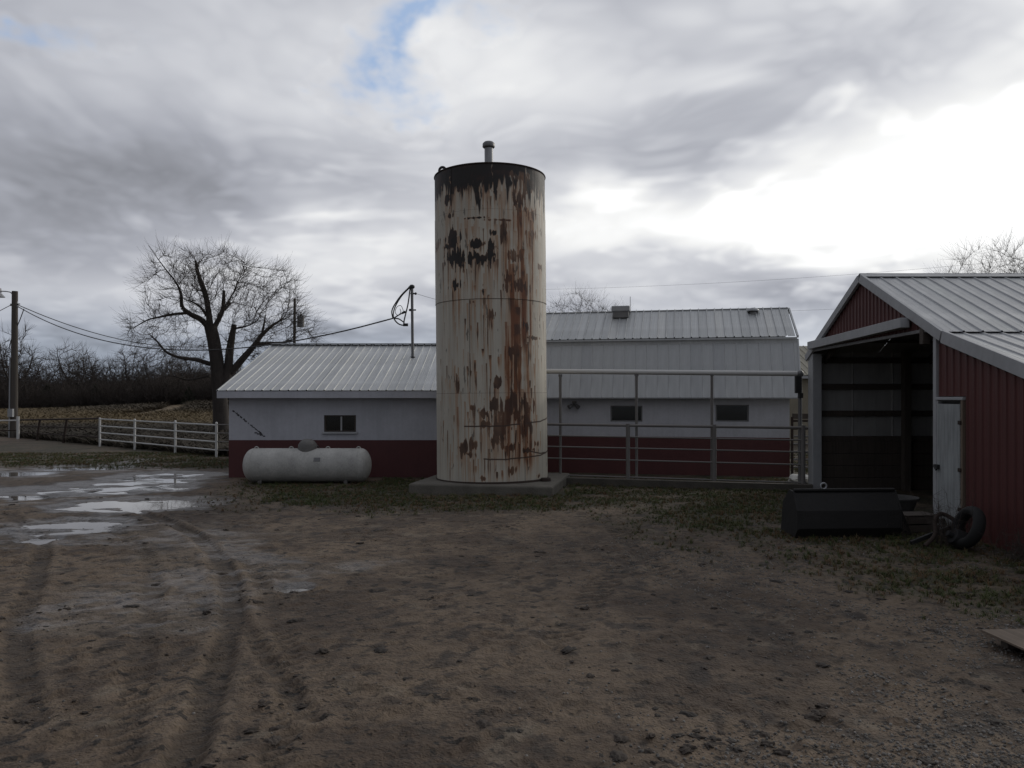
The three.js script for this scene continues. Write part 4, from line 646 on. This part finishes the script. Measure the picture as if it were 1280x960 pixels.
function growTree({ seed, limbs, attract, step, kill, reach, tip, sprouts = 2, sproutLen = 0.35, exponent = 2.35, thickLimit = 0.05, lift = 0.1, rounds = 80, wander = 0.1, inertia = 0.5, spread = 0.9 }) {
  const r = rng(seed), nodes = [];                        // {p, parent, r}
  for (const l of limbs) { let par = l.from === undefined ? -1 : l.from; l.ids = []; l.pts.forEach((p, i) => { if (i === 0 && par >= 0) { l.ids.push(par); return; } nodes.push({ p: p.clone(), parent: par, r: l.radii[i], kids: 0 }); par = nodes.length - 1; l.ids.push(par); }); if (l.onDone) l.onDone(l); }
  const fixed = nodes.length, near = attract.map(() => [-1, 1e9]); let alive = attract.map((_, i) => i), newFrom = 0;
  for (let it = 0; it < rounds && alive.length; it++) {
    for (let n = newFrom; n < nodes.length; n++) { if (nodes[n].noGrow) continue; const p = nodes[n].p; for (const i of alive) { const a = attract[i], dx = a.x - p.x, dy = a.y - p.y, dz = a.z - p.z, q = dx * dx + dy * dy + dz * dz; if (q < near[i][1]) near[i] = [n, q]; } }
    newFrom = nodes.length; alive = alive.filter(i => near[i][1] > kill * kill);
    const pull = new Map(); for (const i of alive) { const [n, q] = near[i]; if (q > reach * reach) continue; const d = attract[i].clone().sub(nodes[n].p).normalize(); if (!pull.has(n)) pull.set(n, d); else pull.get(n).add(d); }
    if (!pull.size) break;
    for (const [n, d] of pull) { if (nodes[n].kids > 3) { nodes[n].noGrow = true; continue; } d.normalize(); d.y += lift; const par = nodes[n].parent >= 0 ? nodes[n].p.clone().sub(nodes[nodes[n].parent].p).normalize() : V(0, 1, 0); d.addScaledVector(par, inertia); d.x += (r() - 0.5) * wander * 2; d.y += (r() - 0.5) * wander * 2; d.z += (r() - 0.5) * wander * 2; d.normalize(); nodes[n].kids++; nodes.push({ p: nodes[n].p.clone().addScaledVector(d, step * (0.75 + 0.5 * r())), parent: n, r: 0, kids: 0 }); }
  }
  const area = new Float64Array(nodes.length), nk = new Uint16Array(nodes.length);
  for (let i = nodes.length - 1; i >= 0; i--) { const n = nodes[i]; if (i >= fixed) n.r = nk[i] ? Math.max(tip, area[i] ** (1 / exponent)) : tip; if (n.parent >= 0) { nk[n.parent]++; area[n.parent] += n.r ** exponent; } }
  const thick = [], thin = [];
  nodes.forEach((n, i) => { if (n.parent < 0) return; const q = nodes[n.parent], r0 = i >= fixed ? Math.min(q.r, n.r * 1.25) : q.r; (n.r > thickLimit || i < fixed ? thick : thin).push([q.p, r0, n.p, n.r, n.r > 0.1 ? 12 : n.r > 0.04 ? 7 : n.r > 0.02 ? 4 : 3]); });
  const mid = attract.reduce((a, p) => a.add(p), V()).multiplyScalar(1 / attract.length); mid.y -= 1;
  for (let i = fixed; i < nodes.length; i++) {
    const n = nodes[i]; if (n.r > tip * 4.5) continue;
    const d0 = n.p.clone().sub(nodes[n.parent].p).normalize(), out = n.p.clone().sub(mid).normalize();
    for (let k = 0; k < sprouts; k++) {
      const d = d0.clone().multiplyScalar(0.7).addScaledVector(out, 0.55).add(V(r() - 0.5, r() - 0.45, r() - 0.5).multiplyScalar(2 * spread)).normalize(), l = sproutLen * (0.35 + 0.9 * r()) / 3; let p = n.p, q = tip * 0.9;
      for (let e = 0; e < 3; e++) { const m = p.clone().addScaledVector(d, l); thin.push([p, q, m, q * 0.72, 3]); p = m; q *= 0.72; d.add(V(r() - 0.5, r() - 0.35, r() - 0.5).multiplyScalar(0.5)).normalize(); }
    }
  }
  return { trunk: tubeGeo(thick), crown: tubeGeo(thin), count: nodes.length };
}
{
  // the old broken tree behind the milk house
  const D = 44, t = thing('old_bare_tree', 'large old bare tree with broken limbs behind the low milk house', 'tree', at(277, 545, D).setY(0).toArray()), o = t.position;
  const L = (px, py, dz) => at(px, py, D).sub(o).add(V(0, 0, dz));
  const limb = (pts, radii, dz0, dz1, from) => ({ pts: new THREE.CatmullRomCurve3(pts.map((p, i) => L(p[0], p[1], lerp(dz0, dz1, i / (pts.length - 1))))).getPoints((pts.length - 1) * 4), radii: (() => { const a = [], n = (pts.length - 1) * 4; for (let i = 0; i <= n; i++) { const f = i / n * (radii.length - 1), k = Math.min(radii.length - 2, Math.floor(f)); a.push(lerp(radii[k], radii[k + 1], f - k)); } return a; })(), from });
  const px = 0.044;
  const limbs = [
    limb([[277, 552], [275, 500], [272, 460], [267, 425], [263, 408]], [10 * px, 8.8 * px, 8 * px, 7.6 * px], 0, 0),
    limb([[263, 410], [261, 388], [258, 368], [251, 347], [247, 327]], [4.2 * px, 3.4 * px, 3 * px, 1.2 * px], 0, 0.3, 19 - 3),
    limb([[262, 411], [253, 400], [240, 393], [232, 385], [232, 370], [228, 357], [216, 340], [206, 325], [198, 312]], [4 * px, 3.2 * px, 2.4 * px, 1.2 * px, 0.6 * px, 0.25 * px], 0, 1.2, 16),
    limb([[266, 412], [272, 400], [277, 386], [277, 374], [276.5, 362]], [3.4 * px, 2.8 * px, 2.4 * px, 1.9 * px], 0, -0.4, 16),
    limb([[277, 387], [281, 382], [283, 377]], [1.6 * px, 1.3 * px, 1.6 * px], -0.3, -0.6, 16),
    limb([[263, 455], [247, 450], [226, 447], [212, 440], [204, 429], [197, 421]], [3 * px, 2.2 * px, 1.7 * px, 1.2 * px, 0.8 * px], 0, 0.8, 10),
    limb([[281, 480], [284, 462], [285, 440], [287, 420], [289, 405]], [6 * px, 5.5 * px, 5 * px, 4 * px, 3 * px], 0, -0.5, 7),
    limb([[287, 466], [300, 448], [312, 432], [321, 417], [332, 405], [342, 397]], [4.6 * px, 4 * px, 3 * px, 2 * px, 1.1 * px], -0.2, -1.4, 7),
    limb([[312, 430], [326, 428], [342, 427], [356, 422]], [2.2 * px, 2.6 * px, 2 * px, 0.8 * px], -0.8, -1.6, 7),
    limb([[320, 418], [322, 402], [323, 390]], [1.8 * px, 1.3 * px, 0.6 * px], -1, -1.3, 7),
    limb([[238, 392], [222, 394], [208, 398], [196, 402], [185, 410]], [1.8 * px, 1.5 * px, 1 * px, 0.6 * px], 0.3, 1.3, 16),
    limb([[259, 395], [254, 385], [246, 379], [239, 377]], [1.8 * px, 1.5 * px, 1 * px, 0.5 * px], 0.1, 0.9, 16),
    limb([[258, 371], [252, 364], [245, 362], [241, 363]], [1.5 * px, 1.1 * px, 0.8 * px, 0.5 * px], 0.1, -0.5, 16),
    limb([[290, 410], [302, 407], [312, 402], [316, 398]], [1.4 * px, 1 * px, 0.7 * px, 0.5 * px], -0.4, -0.9, 16),
    limb([[271, 396], [285, 370], [293, 345], [297, 325]], [1.5 * px, 1.0 * px, 0.6 * px, 0.35 * px], -0.1, -1.2, 16),
    limb([[262, 470], [240, 475], [222, 470], [208, 480]], [1.4 * px, 1 * px, 0.6 * px, 0.35 * px], 0.1, 1.6, 10),
  ];
  // start branches where they touch their parents instead of a shared node
  limbs.forEach((l, i) => { if (i) l.from = undefined; });
  const r = rng(12), A = [];
  const blob = (cx, cy, rx, ry, rz, n, dz = 0) => { for (let i = 0; i < n; i++) { let u, v, w; do { u = 2 * r() - 1; v = 2 * r() - 1; w = 2 * r() - 1; } while (u * u + v * v + w * w > 1); const k = 1 / Math.max(0.55, Math.sqrt(u * u + v * v + w * w) ** 0.35); const ax = cx + u * rx * k ** 0.5, ay = cy + v * ry * k ** 0.5; if (fbm(ax * 0.045 + 3, ay * 0.045 + w, 3) > -0.12 + 0.35 * r()) A.push(L(ax, ay, dz + w * rz)); else if (r() < 0.25) A.push(L(ax, ay, dz + w * rz)); } };
  blob(226, 358, 44, 47, 2.8, 620); blob(276, 362, 50, 49, 3, 760); blob(332, 380, 46, 50, 3, 820); blob(198, 416, 40, 36, 2.4, 420); blob(372, 410, 30, 27, 2, 200); blob(236, 450, 50, 27, 2.4, 340); blob(318, 426, 44, 30, 2.4, 300);
  const g = growTree({ seed: 4, limbs, attract: A, step: 0.22, kill: 0.3, reach: 4, tip: 0.0088, sprouts: 3, sproutLen: 1.05, thickLimit: 0.06, lift: 0.06, exponent: 2.5 });
  mesh('trunk', g.trunk, M.bark, t); mesh('crown', g.crown, M.twig, t);
}
function simpleTree(seed, h, w, n, tip, step, fork = 3, clear = 0.25, sprouts = 3) {
  const r = rng(seed), limbs = [], lean = (r() - 0.5) * 0.8, tr = []; const rad = 0.018 * h + 0.06;
  for (let i = 0; i <= 8; i++) tr.push(V(lean * (i / 8) ** 2 + 0.12 * (r() - 0.5), h * 0.5 * i / 8 - 0.2 * (i === 0), 0.12 * (r() - 0.5)));
  limbs.push({ pts: tr, radii: tr.map((_, i) => rad * (1.15 - 0.5 * i / 8)) });
  for (let k = 0; k < fork; k++) { const a = k / fork * 6.28 + r() * 1.5, s = 3 + Math.floor(r() * 5), b = tr[s], e = V(b.x + Math.cos(a) * w * 0.28, b.y + h * (0.18 + 0.2 * r()), b.z + Math.sin(a) * w * 0.28), m = b.clone().lerp(e, 0.5).add(V(Math.cos(a) * 0.3, -0.1, Math.sin(a) * 0.3)); const pts = new THREE.CatmullRomCurve3([b, m, e]).getPoints(7); limbs.push({ pts, radii: pts.map((_, i) => rad * (0.55 - 0.35 * i / 7)) }); }
  const A = []; for (let i = 0; i < n; i++) { let u, v, q; do { u = 2 * r() - 1; v = 2 * r() - 1; q = 2 * r() - 1; } while (u * u + v * v + q * q > 1); A.push(V(lean + u * w / 2 * (1 + 0.2 * v), h * (clear + 1) / 2 + v * h * (1 - clear) / 2, q * w / 2)); }
  return growTree({ seed: seed + 1, limbs, attract: A, step, kill: step * 1.1, reach: h, tip, sprouts, sproutLen: step * (sprouts > 3 ? 3.4 : 2.4), thickLimit: 0.08, lift: 0.16, exponent: 2.5, rounds: 60 });
}
{
  const put = (src, mat, label, pos, turn, sc, grp, name = 'bare_tree') => { const t = thing(name, label, 'tree', pos, turn, grp); t.scale.set(...sc); mesh('trunk', src.trunk, M.bark, t); mesh('crown', src.crown, mat, t); return t; };
  const r = rng(88);
  const big = simpleTree(31, 9.6, 8.2, 620, 0.006, 0.3, 6, 0.25, 5), big2 = simpleTree(35, 10.4, 7, 560, 0.006, 0.3, 6, 0.25, 5);
  const put1 = (px, d, src, label, s = 1, turn = 0) => put(src, M.twig, label, [(px - 640) * d / F, 0, -d], turn, [s, s, s]);
  put1(724, 58, big, 'bare tree whose twigs rise above gambrel barn ridge beside rusty tank', 1.0, 0.5);
  put1(766, 64, big2, 'smaller bare treetop behind the box vent of the barn', 0.85, 2);
  put1(1246, 41, big2, 'bare tree behind the open shed roof', 0.98, 1.1); put1(1325, 45, big, 'bare tree rising above shed roof farther along the ridge', 1.05, 3);
  put1(640, 66, big2, 'bare tree standing behind the rusty upright tank', 0.9, 4);
  const vars = [0, 1, 2, 3, 4].map(i => simpleTree(100 + i * 7, 8.4, 6.6, 230, 0.02, 0.5, 4, 0.12));
  // the wood along the far edge of the field
  for (let i = 0; i < 64; i++) {
    const row = i % 3, x = -96 + (i + r()) / 64 * 78, d = 112 + row * 7 + r() * 5 + (x > -46 ? 4 : 0), s = (x > -52 ? 0.68 : x < -64 ? 1.12 : 0.95) * (0.75 + 0.45 * r());
    put(vars[Math.floor(r() * 5)], M.farTwig, 'bare grey tree in the wood beyond the dry field', [x, ground(x, d) - 0.1, -d], r() * 6.3, [s, s * (0.9 + 0.25 * r()), s], 'bare trees of the far wood');
  }
  // evergreens standing in the wood
  const cedarGeo = seed => { const q = rng(seed), P = []; for (let i = 0; i < 2600; i++) { const y = q() ** 1.3, a = q() * 6.283, R = (1 - y) ** 0.75 * 1.5 * (0.6 + 0.4 * q()) * (0.8 + 0.25 * Math.sin(a * 3 + seed)), c = V(Math.cos(a) * R, 0.25 + y * 4.4, Math.sin(a) * R); for (let k = 0; k < 3; k++) P.push(c.x + (q() - 0.5) * 0.34, c.y + (q() - 0.5) * 0.4, c.z + (q() - 0.5) * 0.34); } const g = new THREE.BufferGeometry(); g.setAttribute('position', new THREE.Float32BufferAttribute(P, 3)); g.computeVertexNormals(); return g; };
  const cg = [cedarGeo(3), cedarGeo(8)], ct = new THREE.CylinderGeometry(0.05, 0.13, 3.6, 8).translate(0, 1.7, 0);
  for (const [px, d, s] of [[225, 112, 1.0], [236, 108, 0.75], [208, 120, 0.8], [120, 110, 1.1], [150, 114, 0.9], [60, 111, 1.2], [95, 118, 1.3], [30, 113, 1.0], [178, 118, 1.0], [-10, 112, 1.2]]) { const x = (px - 640) * d / F, t = thing('cedar_tree', px === 225 ? 'dark evergreen at the top of the pale field track' : 'dark evergreen among the bare trees of the far wood', 'tree', [x, ground(x, d) - 0.05, -d], px, 'evergreens in the far wood'); t.scale.set(s * 0.95, s * 0.68, s * 0.95); mesh('trunk', ct, M.bark, t); mesh('crown', cg[Math.round(px) & 1], M.cedar, t); if (px === 225) delete t.userData.group; }
  // brush at the foot of the wood
  const bs = []; { const q = rng(6); for (let i = 0; i < 60; i++) { const a = q() * 6.28, e = 0.4 + q() * 1.0, l = 1.2 + q() * 2.0, p0 = V((q() - 0.5) * 1.2, 0, (q() - 0.5) * 1.2), d = V(Math.cos(a) * Math.cos(e), Math.sin(e), Math.sin(a) * Math.cos(e)); let p = p0, rr = 0.035; for (let k = 0; k < 3; k++) { const nx = p.clone().addScaledVector(d, l / 3); bs.push([p, rr, nx, rr * 0.7, 3]); for (let m = 0; m < 3; m++) bs.push([nx, rr * 0.6, nx.clone().add(V(q() - 0.5, q() * 0.8, q() - 0.5).multiplyScalar(0.9)), rr * 0.25, 3]); p = nx; rr *= 0.7; d.add(V(q() - 0.5, q() * 0.4, q() - 0.5).multiplyScalar(0.6)).normalize(); } } }
  const bg = tubeGeo(bs), N = 1700, im = new THREE.InstancedMesh(bg, M.farTwig, N), mm = new THREE.Matrix4(), qq = new THREE.Quaternion(); im.name = 'undergrowth'; im.castShadow = im.receiveShadow = true;
  for (let i = 0; i < N; i++) { const x = -110 + r() * 92, d = 108 + r() * 26, s = 0.6 + r() * 0.9 + 0.35 * sm(116, 130, d); mm.compose(V(x, ground(x, d) - 0.1, -d), qq.setFromAxisAngle(V(0, 1, 0), r() * 6.28), V(s, s * (0.7 + 0.5 * r()), s)); im.setMatrixAt(i, mm); }
  im.userData = { kind: 'stuff', label: 'tangled leafless undergrowth along the foot of the far wood', category: 'undergrowth' }; scene.add(im);
}

// ---------------------------------------------------------------- dead weeds by the shed door
function weeds(x, z, n, h, seed, label) {
  const q = rng(seed), st = [], lf = [];
  for (let i = 0; i < n; i++) { const a = q() * 6.28, e = 0.9 + q() * 0.6, l = h * (0.4 + 0.7 * q()), d = V(Math.cos(a) * Math.cos(e), Math.sin(e), Math.sin(a) * Math.cos(e)); let p = V((q() - 0.5) * 0.4, -0.02, (q() - 0.5) * 0.4), r = 0.006; for (let k = 0; k < 4; k++) { const m = p.clone().addScaledVector(d, l / 4); st.push([p, r, m, r * 0.75, 4]); for (let b = 0; b < 3; b++) lf.push([m, r * 0.6, m.clone().add(V(q() - 0.5, q() * 0.6 - 0.2, q() - 0.5).multiplyScalar(0.24)), r * 0.3, 3]); p = m; r *= 0.75; d.add(V(q() - 0.5, -0.1 * k, q() - 0.5).multiplyScalar(0.35)).normalize(); } }
  const t = thing('dead_weeds', label, 'weeds', [x, 0, z]); mesh('stems', tubeGeo(st), M.twig, t); mesh('side_shoots', tubeGeo(lf), M.twig, t);
}
weeds(6.2, -11.35, 46, 0.75, 3, 'clump of dead dark weeds growing round the scrap pile'); weeds(6.55, -10.4, 26, 0.45, 8, 'low dead weeds at the foot of the red shed wall'); weeds(5.75, -12.1, 22, 0.4, 5, 'small dead weed clump between loader bucket and scrap pile');

// ---------------------------------------------------------------- turf, stones, clods
{
  const stuff = (name, geo, mat, n, place, label, category) => { const im = new THREE.InstancedMesh(geo, mat, n), r = rng(n + 5), c = new THREE.Color(), m = new THREE.Matrix4(); let k = 0, tries = 0; while (k < n && tries++ < n * 60) { const q = place(r, c); if (!q) continue; m.compose(...q); im.setMatrixAt(k, m); im.setColorAt(k, c); k++; } im.count = k; im.name = name; im.castShadow = im.receiveShadow = true; im.userData = { kind: 'stuff', label, category }; scene.add(im); };
  const blades = []; { const q = rng(3); for (let i = 0; i < 11; i++) { const a = q() * 6.28, l = 0.03 + q() * 0.055, t = 0.4 + q() * 0.9, bx = (q() - 0.5) * 0.06, bz = (q() - 0.5) * 0.06, w = 0.0028, ex = bx + Math.cos(a) * l * t, ez = bz + Math.sin(a) * l * t, s = Math.sin(a) * w, c = -Math.cos(a) * w, mx = bx + Math.cos(a) * l * t * 0.35, mz = bz + Math.sin(a) * l * t * 0.35; blades.push(bx - s, 0, bz - c, bx + s, 0, bz + c, mx + s, l * 0.6, mz + c, bx - s, 0, bz - c, mx + s, l * 0.6, mz + c, mx - s, l * 0.6, mz - c, mx - s, l * 0.6, mz - c, mx + s, l * 0.6, mz + c, ex, l * 0.85, ez); } }
  const bg = new THREE.BufferGeometry(); bg.setAttribute('position', new THREE.Float32BufferAttribute(blades, 3)); bg.computeVertexNormals();
  const grassM = new THREE.MeshStandardMaterial({ color: 0xffffff, roughness: 0.95 }), q = new THREE.Quaternion(), Y = V(0, 1, 0);
  const blocked = (x, d) => (x > 6.8 && d < 18.5) || (Math.abs(x + 0.42) < 1.6 && Math.abs(d - 18.82) < 1.6) || d > 20.8 && x > -7.5 && x < 8;
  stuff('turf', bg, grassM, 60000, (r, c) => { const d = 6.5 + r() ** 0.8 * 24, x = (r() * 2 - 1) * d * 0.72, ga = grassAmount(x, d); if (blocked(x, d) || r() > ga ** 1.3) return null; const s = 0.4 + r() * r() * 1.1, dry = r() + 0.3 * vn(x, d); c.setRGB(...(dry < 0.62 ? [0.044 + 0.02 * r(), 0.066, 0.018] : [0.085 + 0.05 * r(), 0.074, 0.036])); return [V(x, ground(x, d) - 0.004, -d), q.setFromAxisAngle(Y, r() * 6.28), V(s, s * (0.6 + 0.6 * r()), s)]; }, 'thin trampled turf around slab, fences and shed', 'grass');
  stuff('field_grass', bg, grassM, 60000, (r, c) => { const d = 28.5 + r() ** 1.6 * 92, x = -d * (0.24 + 0.5 * r()); const beyond = d - (28.4 - (x + 10.4) * 0.865 * (x < -10.4 ? 1 : 0)); if (beyond < 0.3 || x > -8) return null; const s = (1.6 + 2.6 * r()) * (1 + d / 60), far = sm(50, 62, d + 5 * vn(x * 0.2, d * 0.2)), mound = sm(0.12, 0.45, Math.exp(-(((x + 38) / 20) ** 2) - (((d - 122) / 34) ** 2))), k = 0.95 + 0.2 * r(); const t = (d - 78) / 38; if (t > -0.05 && t < 1.05 && Math.abs(x - (lerp(-38, -46.8, t) + 1.5 * Math.sin(t * 4))) < 1.6) return null; c.setRGB(...mixc(mixc([0.042, 0.033, 0.021], [0.130, 0.094, 0.044], far), [0.06, 0.046, 0.028], mound)).multiplyScalar(k); return [V(x, ground(x, d) - 0.01, -d), q.setFromAxisAngle(Y, r() * 6.28), V(s * 1.5, s * (0.5 + 0.5 * r()), s * 1.5)]; }, 'dead dry grass over the lot and field beyond the fences', 'grass');
  const stoneG = mergeVertices(new THREE.IcosahedronGeometry(1, 1).deleteAttribute('uv').deleteAttribute('normal')); { const p = stoneG.attributes.position; for (let i = 0; i < p.count; i++) { const x = p.getX(i), y = p.getY(i), z = p.getZ(i), k = 1 + 0.3 * vn(x * 2.3 + 5, y * 2.3 + z * 3.1); p.setXYZ(i, x * k, y * k * 0.62, z * k * 0.8); } stoneG.computeVertexNormals(); }
  const stoneM = new THREE.MeshStandardMaterial({ color: 0xffffff, roughness: 0.97 });
  stuff('gravel', stoneG, stoneM, 22000, (r, c) => { const d = 3.9 + r() ** 1.5 * 11, x = (r() * 2 - 1) * d * 0.7; const want = sm(-0.35, 0.5, fbm(x * 0.7 + 11, d * 0.7, 4)) * lerp(0.02, 1, sm(-0.2, 3.4, x + (d - 6) * 0.1)); if (r() > want || blocked(x, d)) return null; const s = 0.003 + 0.011 * r() ** 3.2, t = 0.10 + 0.16 * r() * r(); c.setRGB(t, t * 0.93, t * 0.84); q.setFromEuler(new THREE.Euler(r() * 0.6, r() * 6.28, r() * 0.6)); return [V(x, ground(x, d) + s * 0.25, -d), q, V(s, s, s)]; }, 'scattered small gravel pressed into the mud', 'gravel');
  const clodG = mergeVertices(new THREE.IcosahedronGeometry(1, 4).deleteAttribute('uv').deleteAttribute('normal')); { const p = clodG.attributes.position; for (let i = 0; i < p.count; i++) { const x = p.getX(i), y = p.getY(i), z = p.getZ(i), k = 1 + 1.1 * fbm(x * 2.6 + 5 + y, y * 2.3 + z * 3.1, 4, 0.7); p.setXYZ(i, x * k, y * k * 0.45, z * k); } clodG.computeVertexNormals(); }
  stuff('mud_clods', clodG, stoneM, 1000, (r, c) => { const d = 4.0 + r() ** 1.25 * 13, x = (r() * 2 - 1) * d * 0.7; if (r() > sm(-0.15, 0.55, fbm(x * 1.3 + 3, d * 1.3 + 6, 4) - 0.05) || blocked(x, d)) return null; const s = 0.006 + 0.034 * r() ** 4; const t = 0.028 + 0.03 * r(); c.setRGB(t, t * 0.8, t * 0.64); q.setFromAxisAngle(Y, r() * 6.28); return [V(x, ground(x, d) - s * 0.15, -d), q, V(s * (1 + r()), s * (0.7 + 0.8 * r()), s)]; }, 'dark trodden clods of mud strewn over the yard', 'mud');
  const wetM = new THREE.MeshStandardMaterial({ color: 0xffffff, roughness: 0.85 });
  stuff('dung_pats', clodG, wetM, 80, (r, c) => { const d = 4.1 + r() ** 1.4 * 12, x = (r() * 2 - 1) * d * 0.62; if (r() > 0.08 + sm(0.0, 0.5, fbm(x * 0.9 + 23, d * 0.9 + 6, 3)) || blocked(x, d)) return null; const s = 0.014 + 0.03 * r() ** 2; const t = 0.016 + 0.012 * r(); c.setRGB(t, t * 0.75, t * 0.55); q.setFromAxisAngle(Y, r() * 6.28); return [V(x, ground(x, d), -d), q, V(s * (1 + 1.2 * r()), s * (0.5 + 0.5 * r()), s)]; }, 'flattened dark dung and mud splats on the yard', 'mud');
}
renderer.render(scene, camera);
